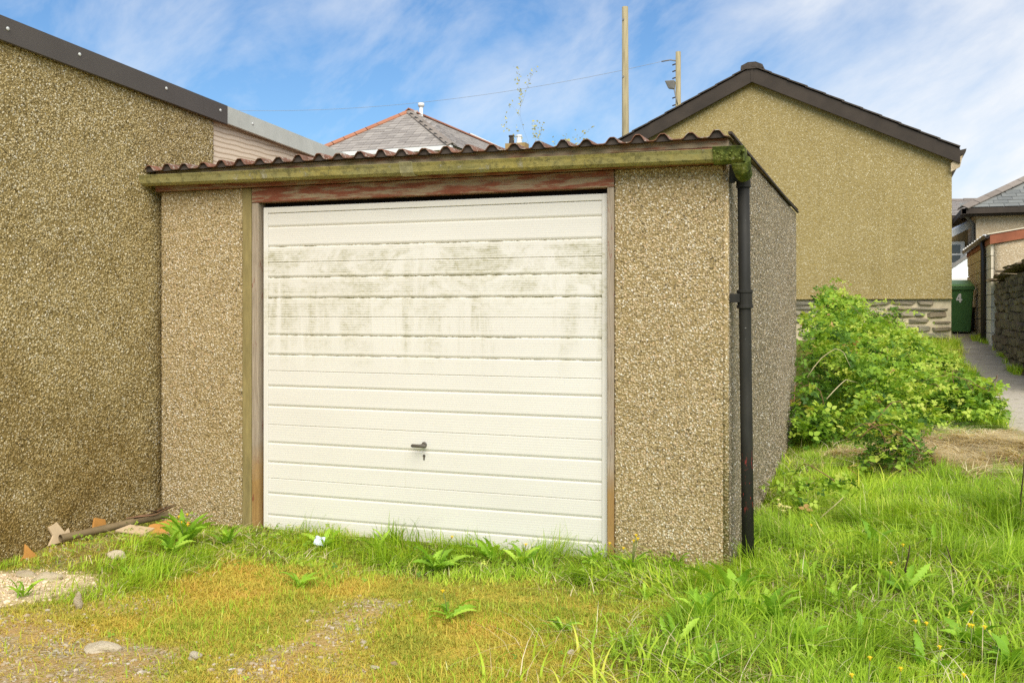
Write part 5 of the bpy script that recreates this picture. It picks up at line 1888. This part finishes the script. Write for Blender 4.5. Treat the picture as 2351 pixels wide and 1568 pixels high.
def gravel_mat():
    m = NM('gravel_stones', 0.9, 0.2)
    c = m.ramp(m.attr('tint'), [(0.0, (0.34, 0.24, 0.14)), (0.35, (0.50, 0.39, 0.25)), (0.7, (0.56, 0.48, 0.36)), (0.92, (0.54, 0.47, 0.38)), (1.0, (0.66, 0.61, 0.54))])
    m.col(m.mix(m.ramp(m.noise(60, 4), [(0.4, 0.0), (0.7, 0.5)]), c, (0.2, 0.16, 0.1)))
    return m.m


M_GRAV = gravel_mat()
M_GRIT = simple('sand_grit', (0.80, 0.65, 0.46), 0.9, 0.2, 0.15, 40)
x, y = scatter(17000, -3.55, 0.3, -2.4, -0.2, lambda a, b: gravel_f(a, b) * sm(0.35, 0.55, fbm(a * 9, b * 9, 171)) * (1 - 0.6 * sand_f(a, b)))
pebble_cloud(x, y, RNG.gamma(2.0, 0.0020, len(x)) + 0.0018, M_GRAV, 'gravel', 'loose grey gravel in the worn wheel track and at lower left')
x, y = scatter(4500, -3.6, -2.6, -1.9, -1.1, lambda a, b: sand_f(a, b) * 0.6)
pebble_cloud(x, y, RNG.gamma(2.0, 0.0016, len(x)) + 0.0012, M_GRIT, 'sand_grit', 'pale grit on the sandy patch at far left')


# ------------------------------------------------------------------ brambles
def bramble_h(x, y):
    """height of the thicket above the ground"""
    a = 1.02 * np.exp(-((x - 0.10) / 0.80) ** 2) * sm(2.9, 5.0, y) * (1 - sm(9.5, 12.0, y))
    b = 0.84 * np.exp(-((x - 0.70) / 0.52) ** 2) * sm(3.6, 5.6, y) * (1 - sm(9.0, 12.5, y))
    c = 0.44 * np.exp(-((x - 1.50) / 0.36) ** 2 - ((y - 5.0) / 0.65) ** 2)
    d = 0.30 * sm(0.10, 0.40, x) * (1 - sm(0.85, 1.3, x)) * sm(0.7, 1.5, y) * (1 - sm(2.7, 3.3, y)) * sm(0.44, 0.60, fbm(x * 2.4, y * 2.4, 163, 3))
    e = 0.36 * np.exp(-((x - 1.35) / 0.30) ** 2 - ((y - 8.0) / 1.5) ** 2)
    f = 0.92 * np.exp(-((x - 0.12) / 0.22) ** 2) * sm(2.9, 4.2, y) * (1 - sm(5.2, 6.8, y))
    hh_ = np.maximum.reduce([a, b, c, d, e])
    return np.maximum(hh_ * (0.45 + 1.1 * fbm(x * 2.0, y * 2.0, 161, 3)), f * (0.8 + 0.4 * fbm(x * 4, y * 4, 165, 2)))


leaflet_v = np.array([(0, 0, 0), (-0.36, 0.30, 0.10), (0, 0.42, 0.0), (0.36, 0.30, 0.10), (-0.30, 0.68, 0.05), (0, 0.74, -0.03), (0.30, 0.68, 0.05), (0, 1.06, -0.14)])
leaflet_f = np.array([(0, 2, 1, 1), (0, 3, 2, 2), (1, 2, 5, 4), (2, 3, 6, 5), (4, 5, 7, 7), (5, 6, 7, 7)])


def trifoliate():
    vs_, fs_ = [], []
    for ang, off, s_ in ((0, 0.28, 1.0), (1.25, 0.10, 0.85), (-1.25, 0.10, 0.85)):
        ca, sa = math.cos(ang), math.sin(ang)
        b_ = len(vs_)
        for v_ in leaflet_v * s_:
            yy = v_[1] + off
            vs_.append((v_[0] * ca - yy * sa, v_[0] * sa + yy * ca, v_[2]))
        for f_ in leaflet_f:
            fs_.append([q_ + b_ for q_ in f_])
    return np.array(vs_), fs_


TV, TF = trifoliate()
TFt = []
for f_ in TF:
    u_ = list(dict.fromkeys(f_))
    if len(u_) == 3:
        TFt.append(u_)
    else:
        TFt += [[u_[0], u_[1], u_[2]], [u_[0], u_[2], u_[3]]]
TFt = np.array(TFt)


def rotmats(n, tilt_sd, nrm=None):
    az = RNG.uniform(0, 6.28, n)
    tx = RNG.normal(0, tilt_sd, n)
    ty = RNG.normal(0, tilt_sd, n)
    cz_, sz_ = np.cos(az), np.sin(az)
    cx, sx = np.cos(tx), np.sin(tx)
    cy, sy = np.cos(ty), np.sin(ty)
    Z = np.zeros(n)
    O = np.ones(n)
    Rz = np.stack([cz_, -sz_, Z, sz_, cz_, Z, Z, Z, O], 1).reshape(n, 3, 3)
    Rx = np.stack([O, Z, Z, Z, cx, -sx, Z, sx, cx], 1).reshape(n, 3, 3)
    Ry = np.stack([cy, Z, sy, Z, O, Z, -sy, Z, cy], 1).reshape(n, 3, 3)
    return Rx @ Ry @ Rz


def leaf_field(P, size, tint, name, mat, parent, tilt=0.55):
    n = len(P)
    Rm = rotmats(n, tilt)
    vv = np.einsum('nij,kj->nki', Rm, TV) * size[:, None, None] + P[:, None, :]
    Ff = (np.arange(n)[:, None, None] * len(TV) + TFt[None]).reshape(-1, 3)
    me_ = npmesh(name, vv.reshape(-1, 3), Ff, np.repeat(tint, len(TV)), mat)
    o = link(name, me_, None, parent)
    props(o, kind='stuff')
    return o


LEAFM = bpy.data.meshes.new('leaf')
LEAFM.from_pydata([tuple(v_) for v_ in TV], [], [tuple(f_) for f_ in TFt])
LEAFM.polygons.foreach_set('use_smooth', [True] * len(LEAFM.polygons))
LEAFM.materials.append(M_BRLEAF)


def bush(name, label, cat, x0, x1, y0, y1, n, test, size, nleaf, ncane, seed, canecol=M_CANE, fac=1.0):
    c = ((x0 + x1) / 2, (y0 + y1) / 2)
    t_ = thing(name, (c[0], c[1], float(gz(*c))), label, cat)
    x = RNG.uniform(x0, x1, n)
    y = RNG.uniform(y0, y1, n)
    H = bramble_h(x, y) * fac
    # loose inner leaves, thinning to dark hollows
    u = 1 - RNG.random(n) ** 1.5 * 0.9
    zrel = H * u * 0.93
    clump = fbm(x * 3.2 + zrel * 2, y * 3.2 - zrel * 3, seed, 3)
    ok = lambda x_, y_, H_: (H_ > 0.10) & test(x_, y_) & ~blocked(x_, y_) & ((x_ > 0.02) | (y_ > GB + 0.05))
    keep = ok(x, y, H) & (RNG.random(n) < sm(0.43, 0.60, clump) * 0.62)
    P1 = np.stack([x, y, gz(x, y) + zrel], 1)[keep]
    t1 = np.clip(-0.25 + 0.9 * fbm(x * 3, y * 3 + zrel * 2, seed + 7) + RNG.normal(0, 0.13, n), 0, 0.9)[keep]
    s1_ = RNG.uniform(0.7, 1.2, keep.sum()) * size
    # arching sprays: leaves spaced along young shoots that break the outline
    m_ = max(90, n // 26)
    sx_, sy_ = RNG.uniform(x0, x1, m_), RNG.uniform(y0, y1, m_)
    Hs = bramble_h(sx_, sy_) * fac
    k2 = ok(sx_, sy_, Hs) & (fbm(sx_ * 2.6, sy_ * 2.6, seed + 3, 3) > 0.40)
    sx_, sy_, Hs = sx_[k2], sy_[k2], Hs[k2]
    P2, t2, s2_ = [], [], []
    for bx, by, hb in zip(sx_, sy_, Hs):
        a = RNG.uniform(0, 6.28)
        L = RNG.uniform(0.18, 0.5) * min(1.2, 0.45 + hb)
        z0 = float(gz(bx, by)) + hb * RNG.uniform(0.6, 1.0)
        rise = RNG.uniform(0.05, 0.9)
        tone = RNG.normal(0.58, 0.2)
        nlf = int(L / 0.042) + 2
        for j in range(nlf):
            t = j / (nlf - 1)
            side = (1 if j % 2 else -1) * 0.03
            px_ = bx + math.cos(a) * L * t - math.sin(a) * side
            py_ = by + math.sin(a) * L * t + math.cos(a) * side
            P2.append((px_, py_, z0 + L * (rise * t - 0.75 * t * t) + RNG.normal(0, 0.008)))
            t2.append(tone + 0.22 * t + RNG.normal(0, 0.07))
            s2_.append(size * (1.35 - 0.75 * t) * RNG.uniform(0.85, 1.15))
    P2 = np.array(P2)
    ok2 = ~blocked(P2[:, 0], P2[:, 1]) & ((P2[:, 0] > 0.03) | (P2[:, 1] > GB + 0.05))
    P = np.concatenate([P1, P2[ok2]])
    ti = np.clip(np.concatenate([t1, np.array(t2)[ok2]]), 0, 0.93)
    ti = np.where(RNG.random(len(P)) < 0.012, 1.0, ti)
    P[:, 0] = np.where((P[:, 1] < GB + 0.05), np.maximum(P[:, 0], 0.03), P[:, 0])
    leaf_field(P, np.concatenate([s1_, np.array(s2_)[ok2]]), ti, 'foliage', M_BRAMBLE, t_)
    u = np.zeros(len(P))
    # single leaves that stand clear on the near side
    order = np.argsort((P[:, 0] - CAM.x) ** 2 + (P[:, 1] - CAM.y) ** 2 - 3.0 * u)
    rr = random.Random(seed)
    picks = [i for i in order[:nleaf * 3]]
    rr.shuffle(picks)
    for i in picks[:nleaf]:
        o = bpy.data.objects.new('leaf', LEAFM)
        COL.objects.link(o)
        adopt(o, t_)
        o.location = (P[i, 0], P[i, 1] - 0.02, P[i, 2] + 0.03)
        s_ = size * rr.uniform(0.95, 1.5)
        o.scale = (s_, s_, s_)
        o.rotation_euler = (rr.gauss(0.35, 0.4), rr.gauss(0, 0.4), rr.uniform(0, 6.28))
    for k in range(ncane):
        for _ in range(40):
            bx, by = rr.uniform(x0, x1), rr.uniform(y0, y1)
            hb = float(bramble_h(bx, by)) * fac
            if hb > 0.2 and bool(test(np.array([bx]), np.array([by]))[0]) and not bool(blocked(np.array([bx]), np.array([by]))[0]):
                break
        g0 = float(gz(bx, by))
        a = rr.uniform(0, 6.28)
        L = rr.uniform(0.25, 0.7) * (0.5 + hb)
        pts = []
        hz_ = hb * rr.uniform(0.75, 1.0)
        up_ = rr.uniform(0.05, 0.16)
        wob_ = rr.uniform(0, 6)
        for j in range(9):
            t = j / 8
            ax = bx + math.cos(a) * L * t + 0.03 * math.sin(wob_ + t * 5)
            ay = by + math.sin(a) * L * t * 0.8 + 0.03 * math.cos(wob_ * 2 + t * 4)
            ax = max(ax, 0.04) if ay < GB + 0.1 else ax
            pts.append((ax, ay, g0 + hz_ * (0.75 + 0.25 * math.sin(1.57 * min(1, t * 1.6))) + up_ * math.sin(math.pi * (0.1 + 0.8 * t)) - 0.25 * hb * max(0, t - 0.6) + rr.gauss(0, 0.006)))
        MB().tube(pts, [0.0042 - 0.0028 * j / 8 for j in range(9)], 5).build('cane', canecol if rr.random() < 0.8 else M_STRAWSTEM, t_, True)
    return t_, P


ALL = lambda a, b: np.ones_like(a, bool)
bush('bramble_thicket', 'tall green bramble thicket against the back of the garage side wall', 'bramble', 0.0, 1.45, 2.9, 11.5, 40000,
     lambda a, b: (a < 1.45) & (b > 2.9 - 0.4 * (a > 0.5)), 0.043, 150, 34, 501)
bush('bramble_bush', 'low rounded bramble bush overhanging the path edge', 'bramble', 1.1, 2.15, 4.0, 6.1, 8000, lambda a, b: (a > 1.15), 0.040, 60, 6, 511)
bush('bramble_bush', 'loose bramble bush beside the path near the green bin', 'bramble', 1.1, 2.05, 6.2, 10.5, 6500, lambda a, b: (a > 1.05), 0.042, 30, 6, 521)
bush('nettle_clump', 'low pale leafy weeds in the grass below the bramble thicket', 'weeds', 0.1, 1.9, 0.7, 3.2, 13000, ALL, 0.036, 110, 5, 531)


# low clover leaves through the turf
x, y = scatter(16000, -3.4, 3.2, -2.3, 2.2, lambda a, b: sm(0.46, 0.62, fbm(a * 2.7, b * 2.7, 181)) * (0.25 + 0.75 * lush_f(a, b)) * (1 - gravel_f(a, b)) * (1 - sand_f(a, b)))
n = len(x)
P = np.stack([x, y, gz(x, y) + RNG.uniform(0.008, 0.075, n) * (0.25 + 0.75 * lush_f(x, y))], 1)
clo = leaf_field(P, RNG.uniform(0.008, 0.020, n), np.clip(RNG.normal(0.62, 0.16, n), 0, 0.93), 'clover', M_BRAMBLE, None, 0.4)
props(clo, 'small low clover leaves scattered through the grass and moss', 'clover', kind='stuff')


# ------------------------------------------------------------------ dandelions and broad-leaved weeds
def toothed_leaf(name, seed, teeth=5, width=0.15):
    rg_ = random.Random(seed)
    vs_, fs_ = [], []
    N = teeth * 2 + 3
    for i in range(N):
        t = i / (N - 1)
        w = width * (0.20 + 0.95 * math.sin(math.pi * min(1, 0.12 + 0.88 * t) ** 1.25)) * (1.0 if i % 2 else 0.55) * rg_.uniform(0.85, 1.15)
        if i == N - 1:
            w = 0.01
        z = 0.62 * math.sin(1.75 * t) * 0.62 - 0.14 * t * t
        yy = t * (1 - 0.12 * t)
        back = -0.05 if i % 2 else 0
        vs_ += [(-w, yy + back, z + 0.03), (0, yy, z), (w, yy + back, z + 0.03)]
    for i in range(N - 1):
        a = i * 3
        fs_ += [(a, a + 1, a + 4, a + 3), (a + 1, a + 2, a + 5, a + 4)]
    me_ = bpy.data.meshes.new(name)
    me_.from_pydata(vs_, [], fs_)
    me_.polygons.foreach_set('use_smooth', [True] * len(me_.polygons))
    me_.materials.append(M_DANDE)
    return me_


DL_M = [toothed_leaf('dandelion_leaf', 40 + k, 5 + k % 3, 0.075 + 0.018 * (k % 4)) for k in range(6)]
DOCK_M = [toothed_leaf('dock_leaf', 60 + k, 3 + k % 2, 0.12 + 0.015 * k) for k in range(3)]
for d_ in DOCK_M:
    for v_ in d_.vertices:
        pass


def flower_head(mb, c, r=0.010):
    """dandelion head: two rings of narrow petals over a green cup"""
    c = Vector(c)
    for ring, (rr_, z_, n_) in enumerate(((r, 0.001, 13), (r * 0.62, 0.004, 9))):
        for k in range(n_):
            a = 6.283 * k / n_ + ring * 0.3 + random.uniform(-0.1, 0.1)
            q = rr_ * random.uniform(0.8, 1.1)
            w = 0.22
            mb.add([c + Vector((0, 0, z_)), c + Vector((math.cos(a - w) * q, math.sin(a - w) * q, z_ + 0.003)), c + Vector((math.cos(a + w) * q, math.sin(a + w) * q, z_ + 0.003))], [(0, 1, 2)])
    mb.tube([c + Vector((0, 0, -0.008)), c + Vector((0, 0, 0.002)), c + Vector((0, 0, 0.006))], [r * 0.25, r * 0.5, r * 0.2], 7)


def plant(name, label, x, y, nl, size, meshes=DL_M, flowers=0, upright=0.0, cat='weed', group=None, seed=0):
    rr = random.Random(int(x * 1000) * 7 + int(y * 1000) + seed)
    g0 = float(gz(x, y))
    t_ = thing(name, (x, y, g0), label, cat, group)
    nl = int(nl * 1.5)
    for k in range(nl):
        o = bpy.data.objects.new('leaf', rr.choice(meshes))
        COL.objects.link(o)
        adopt(o, t_)
        a = 6.28 * k / nl + rr.uniform(-0.35, 0.35)
        if y > -0.12 and x < 0:      # stay clear of the wall
            a = math.pi + rr.uniform(-1.5, 1.5) if True else a
        o.location = (x + rr.gauss(0, 0.012), min(y + rr.gauss(0, 0.012), -0.02) if x < 0 else y, g0 + 0.004)
        s_ = size * rr.uniform(0.45, 1.15)
        o.scale = (s_, s_, s_ * rr.uniform(0.8, 1.2))
        o.rotation_euler = (rr.uniform(-0.2, 0.45) + upright * rr.uniform(0.1, 1.0), rr.gauss(0, 0.3), a)
    for k in range(flowers):
        hx_, hy_, hh_ = x + rr.gauss(0, 0.05), y - abs(rr.gauss(0, 0.03)), rr.uniform(0.10, 0.19) * (size / 0.16)
        MB().tube([(x, y, g0), ((x + hx_) / 2, (y + hy_) / 2, g0 + hh_ * 0.6), (hx_, hy_, g0 + hh_)], 0.0022, 5).build('stem', M_STEM, t_, True)
        fb = MB()
        flower_head(fb, Vector((hx_, hy_, g0 + hh_)))
        fb.build('flower_head', M_YELLOW, t_, True)
    return t_


def gp(px, py, up=0.0):
    """ground point seen at a pixel"""
    r_ = (px - 1175.5) / 2285
    Y = 5.0
    for _ in range(30):
        q_ = at(px, py, Y)
        zt = float(gz(q_.x, q_.y)) + up
        Y2 = (CAM.z - zt) * 2285 / max(5, py - 710)
        Y = 0.5 * Y + 0.5 * Y2
    return at(px, py, Y)


def put(px, py, *a, **k):
    name, label = a[0], a[1]
    q_ = gp(px, py)
    if q_.x < 0.0 and q_.y > -0.06:
        q_.y = -0.06
    return plant(name, label, q_.x, q_.y, *a[2:], **k)


put(425, 1255, 'dandelion_plant', 'bushy yellow-flowered weed below the left garage wall panel', 16, 0.21, flowers=4, upright=0.9)
put(395, 1275, 'dandelion_plant', 'broad dark green leaf clump at the foot of the garage corner', 12, 0.19, upright=0.4)
put(520, 1250, 'dandelion_plant', 'upright leafy weed in front of the concrete door post', 10, 0.15, upright=0.6)
put(740, 1262, 'dandelion_plant', 'dandelion leaves beside the pale blue scrap under the door', 9, 0.15, upright=0.5)
put(870, 1262, 'dandelion_plant', 'small upright dandelion against the white door left of centre', 6, 0.13, upright=0.9)
put(1000, 1310, 'dandelion_plant', 'large dark toothed dandelion rosette under the door handle', 18, 0.20, flowers=1, upright=0.25)
put(1130, 1290, 'dandelion_plant', 'dandelion leaves standing against the door right of centre', 8, 0.17, upright=0.8)
put(1200, 1305, 'dandelion_plant', 'dandelion rosette near the right end of the door', 10, 0.17, flowers=1, upright=0.55)
put(1355, 1300, 'dandelion_plant', 'small leafy weed at the right door post', 7, 0.13, upright=0.4)
put(1450, 1320, 'dandelion_plant', 'tall flowering weed at the foot of the right wall panel', 9, 0.18, flowers=5, upright=0.5)
put(1560, 1295, 'dandelion_plant', 'leaf tuft under the pebbledash beside the downpipe', 7, 0.14, upright=0.4)
put(1030, 1420, 'dandelion_plant', 'dandelion rosette alone in the middle of the moss', 9, 0.13, flowers=1)
put(290, 1320, 'dandelion_plant', 'small rosette beside the upturned pale stone at left', 7, 0.11)
put(55, 1370, 'dandelion_plant', 'dark thistle-like weed at the edge of the sandy patch', 7, 0.12, upright=0.6)
put(1290, 1450, 'dandelion_plant', 'low dandelion rosette right of the moss centre', 7, 0.11)
put(690, 1350, 'dandelion_plant', 'dandelion rosette between the door and the gravel track', 8, 0.12)
put(1690, 1400, 'dock_plant', 'large upright dock leaves in the grass below the downpipe', 12, 0.27, DOCK_M + DL_M, upright=0.8)
put(1770, 1440, 'dock_plant', 'spreading leafy dock right of the tall dock', 12, 0.22, DOCK_M + DL_M, upright=0.5)
put(1610, 1440, 'dock_plant', 'narrow-leaved weed clump left of the tall dock', 11, 0.20, DL_M, upright=0.7)
put(2080, 1360, 'dock_plant', 'grey-green weed with dead stem in the right grass', 10, 0.17, DL_M, upright=0.6)
put(2240, 1490, 'dock_plant', 'broad-leaved weed patch in the lower right grass', 16, 0.135, DOCK_M + DL_M, flowers=2, upright=0.5)
put(2320, 1540, 'dock_plant', 'dark leafy weed in the bottom right corner', 16, 0.14, DOCK_M + DL_M, flowers=1, upright=0.6)
put(2000, 1260, 'dock_plant', 'weed with folded leaves in the middle of the right bank', 9, 0.17, DOCK_M, upright=0.6)
put(1640, 1540, 'dock_plant', 'pale rosette at the bottom edge right of the moss', 10, 0.15, DL_M, upright=0.3)
WLAB = ['small broad-leaved weed between the docks and the bent dark stalk', 'small weed left of the broad-leaved patch at lower right', 'small weed at the moss edge near the bottom, left of the docks',
        'small weed low in the middle of the right grass', 'small weed at the bottom edge left of the corner weed', 'small weed in front of the right wall panel flowers',
        'small weed just below the spreading dock', 'small weed near the right edge below the thin dark stem', 'small weed below the dry grass, right of the folded-leaf weed', 'small weed above the lower middle of the right grass']
for k, (px, py) in enumerate(((1860, 1330), (2200, 1420), (1540, 1480), (1960, 1480), (2130, 1540), (1480, 1380), (1830, 1490), (2290, 1330), (2150, 1260), (1930, 1390))):
    put(px, py, 'dock_plant', WLAB[k], 7, random.uniform(0.12, 0.17), DL_M, upright=0.45, group='small weeds in the right grass')
# single dandelion flowers in the grass
for k, (px, py) in enumerate(((1858, 1212), (1375 + 1000, 1290), (2068, 1258), (2040, 1300), (2095, 1435), (2120, 1440), (2150, 1495), (1990, 1520), (1948, 1560), (2060, 1545), (2205, 1560), (2225, 1445))):
    q_ = gp(px, py, 0.12)
    g0 = float(gz(q_.x, q_.y))
    t_ = thing('dandelion_flower', (q_.x, q_.y, g0), 'single yellow dandelion flower standing in the right-hand grass', 'flower', 'dandelion flowers in the right grass')
    MB().tube([(q_.x, q_.y, g0), (q_.x + 0.01, q_.y, g0 + 0.13)], 0.002, 5).build('stem', M_STEM, t_, True)
    fb = MB()
    flower_head(fb, Vector((q_.x + 0.01, q_.y, g0 + 0.135)), 0.009)
    fb.build('flower_head', M_YELLOW, t_, True)
q_ = gp(1793, 1177, 0.12)
g0 = float(gz(q_.x, q_.y))
t_ = thing('primrose', (q_.x, q_.y, g0), 'pale yellow flower cluster in the grass right of the downpipe', 'flower')
MB().tube([(q_.x, q_.y, g0), (q_.x, q_.y, g0 + 0.16)], 0.003, 5).build('stem', M_STEM, t_, True)
for k in range(9):
    fb = MB()
    c = Vector((q_.x + random.gauss(0, 0.022), q_.y + random.gauss(0, 0.015), g0 + 0.16 + random.gauss(0, 0.02)))
    flower_head(fb, c, 0.013)
    fb.build('flower_head', M_PRIM, t_, True)

# dead stems
for px, py, h_, lab, mm, ln in ((2343, 1195, 0.40, 'thin dark dead stem at the right edge of the picture', M_DEAD, 0.02), (2078, 1330, 0.17, 'short black dead stalk in the right grass', M_DEAD, 0.02),
                                (1870, 1200, 0.17, 'slanting straw stalk in front of the leafy clump', M_STRAWSTEM, 0.16), (2200, 1330, 0.16, 'dark withered stalk near the right edge', M_DEAD, -0.05)):
    q_ = gp(px, py)
    pts = [(q_.x + ln * t, q_.y, q_.z - 0.01 + h_ * t) for t in (0, 0.35, 0.7, 1)]
    pts[1] = (pts[1][0] - 0.006, pts[1][1], pts[1][2])
    props(MB().tube(pts, [0.0045, 0.004, 0.0035, 0.002], 6).build('dead_stem', mm, None, True), lab, 'stem')


# ------------------------------------------------------------------ debris at the left wall
def shard(name, outline, thick, mat, loc, rot, label, cat='debris', curve=0.0):
    mb = MB()
    n_ = len(outline)
    top = [(a, b, curve * a * a) for a, b in outline]
    bot = [(a, b, curve * a * a - thick) for a, b in outline]
    prism(mb, bot, top)
    o = mb.build(name, mat, None, bevel=0.002)
    o.location = loc
    o.rotation_euler = rot
    return props(o, label, cat)


zz = lambda a, b: float(gz(a, b))
pp0, pp1 = Vector((-3.47, -0.86, zz(-3.47, -0.86) + 0.045)), Vector((-3.30, -0.20, zz(-3.3, -0.2) + 0.085))
t_ = thing('old_pipe', pp0, 'old brown length of pipe lying along the left wall', 'pipe')
d_ = (pp1 - pp0)
ring = MB().tube([pp0, pp0 + d_ * 0.4, pp0 + d_ * 0.7, pp1], 0.021, 14, cap=False)
ring.tube([pp0 + d_ * 0.002, pp0 + d_ * 0.3], 0.017, 14, cap=False)
ring.build('barrel', M_OLDPIPE, t_, True)
MB().tube([pp0 + d_ * 0.03, pp0 + d_ * 0.035], 0.0168, 14).build('hollow_shade', M_BLACK, t_)  # black disc put in as the shade inside the open pipe
for k in range(6):
    a = random.uniform(0, 0.3)
    b = random.uniform(-0.06, 0.05)
    pts = [(-3.36 + b, -0.55 + a, zz(-3.3, -0.5) + 0.05 + 0.01 * k), (-3.32 + b * 0.5, -0.36 + a * 0.6, zz(-3.3, -0.4) + 0.085), (-3.30 + b, -0.10 - 0.02 * k, zz(-3.3, -0.2) + 0.11 + 0.008 * k)]
    props(MB().tube(pts, [0.0035, 0.004, 0.002], 5).build('dry_twig', M_DEAD if k % 2 else M_CANE, None, True), 'dry brown twig in the bundle over the old pipe', 'twig', 'twigs over the old pipe')
tri = [(-0.10, -0.07), (0.12, -0.09), (0.15, 0.02), (0.02, 0.09), (-0.08, 0.05)]
shard('tile_fragment', tri, 0.014, M_TERRA, (-3.17, -0.40, zz(-3.17, -0.40) + 0.045), (0.22, -0.10, 0.5), 'large flat broken terracotta tile in front of the old pipe')
shard('tile_fragment', [(-0.09, -0.04), (0.08, -0.05), (0.10, 0.05), (-0.05, 0.06)], 0.012, M_CREAMCLAY, (-3.27, -0.52, zz(-3.27, -0.52) + 0.035), (0.15, 0.1, 0.3), 'cream broken tile piece tucked below the old pipe')
shard('tile_fragment', [(-0.06, 0), (0.06, 0), (0.065, 0.06), (-0.01, 0.085)], 0.012, M_TERRA, (-3.515, -0.52, zz(-3.5, -0.52) + 0.02), (1.25, 0, 1.57), 'orange tile piece leaning on the wall behind the pipe')
shard('tile_fragment', [(-0.055, 0), (0.055, 0), (0.03, 0.035), (0.0, 0.085), (-0.02, 0.03)], 0.012, M_TERRA, (-3.48, -1.06, zz(-3.48, -1.06) + 0.0), (1.15, 0, 1.45), 'pointed orange tile shard leaning on the wall left of the pipe')
shard('plaster_fragment', [(-0.09, 0.0), (0.07, 0.0), (0.065, 0.07), (0.035, 0.05), (0.0, 0.115), (-0.06, 0.10), (-0.045, 0.05)], 0.014, M_CREAMCLAY, (-3.515, -0.80, zz(-3.5, -0.8) + 0.01), (1.2, 0, 1.5), 'jagged cream fragment standing behind the open pipe end')


def rock(name, px, py, size, mat, label, rot=(0, 0, 0), up=0.25, seed=1):
    q2 = gp(px, py)
    import bmesh
    bm = bmesh.new()
    bmesh.ops.create_icosphere(bm, subdivisions=3, radius=0.5)
    rg_ = np.random.default_rng(seed)
    ph = rg_.uniform(0, 10, 3)
    for v_ in bm.verts:
        c = v_.co
        k_ = 1 + 0.22 * (math.sin(c.x * 5 + ph[0]) * math.sin(c.y * 6 + ph[1]) + 0.6 * math.sin(c.z * 9 + ph[2] + c.x * 4))
        v_.co = c * k_
        v_.co.z = max(v_.co.z, -0.42)
    me_ = bpy.data.meshes.new(name)
    bm.to_mesh(me_)
    bm.free()
    me_.materials.append(mat)
    o = bpy.data.objects.new(name, me_)
    COL.objects.link(o)
    o.location = (q2.x, q2.y, q2.z + size[2] * up)
    o.scale = size
    o.rotation_euler = rot
    return props(o, label, 'stone')


rock('stone', 268, 1282, (0.085, 0.07, 0.06), M_PALE, 'blocky pale stone in the grass below the broken tile', seed=2)
rock('stone', 180, 1398, (0.040, 0.035, 0.085), M_PALE, 'pale oblong stone standing on end in the left grass', (0.1, 0.1, 0), 0.4, seed=3)
rock('stone', 235, 1492, (0.14, 0.09, 0.05), M_PALE, 'flat pale stone bedded in the moss at lower left', (0, 0.1, 0.3), 0.1, seed=4)
rock('stone', 448, 1512, (0.05, 0.045, 0.035), M_PALE, 'rounded grey stone at the bottom left gravel', seed=5)
rock('stone', 110, 1330, (0.13, 0.10, 0.045), M_PALE, 'cracked pale lump on the sandy patch at left', (0, 0, 0.8), 0.15, seed=6)
rock('stone', 60, 1320, (0.11, 0.08, 0.035), M_PALE, 'low pale lump nearest the left edge on the sand', (0, 0, 0.2), 0.15, seed=7)
rock('stone', 1310, 1500, (0.026, 0.024, 0.02), M_PALE, 'small pinkish pebble in the moss right of centre', seed=8)
rock('stone', 860, 1535, (0.032, 0.024, 0.018), M_PALE, 'small grey pebble at the bottom centre', seed=9)
rock('stone', 905, 1525, (0.024, 0.02, 0.016), M_GRAV, 'dark little pebble by the gravel track', seed=10)
q_ = gp(740, 1262)
mb = MB()
N_ = 6
vs_ = [((i / (N_ - 1) - 0.5) * 0.055, (j / (N_ - 1) - 0.5) * 0.05, 0.008 * math.sin(i * 1.9 + j * 1.1) + 0.006 * math.sin(j * 2.7)) for j in range(N_) for i in range(N_)]
mb.add(vs_, [(j * N_ + i, j * N_ + i + 1, (j + 1) * N_ + i + 1, (j + 1) * N_ + i) for j in range(N_ - 1) for i in range(N_ - 1)])
o = mb.build('litter_scrap', M_PAPER, None, True)
so = o.modifiers.new('thick', 'SOLIDIFY')
so.thickness = 0.0012
o.location = (q_.x, q_.y - 0.03, q_.z + 0.055)
o.rotation_euler = (0.9, 0.2, 0.4)
props(o, 'crumpled pale blue plastic scrap in the grass under the door', 'litter')
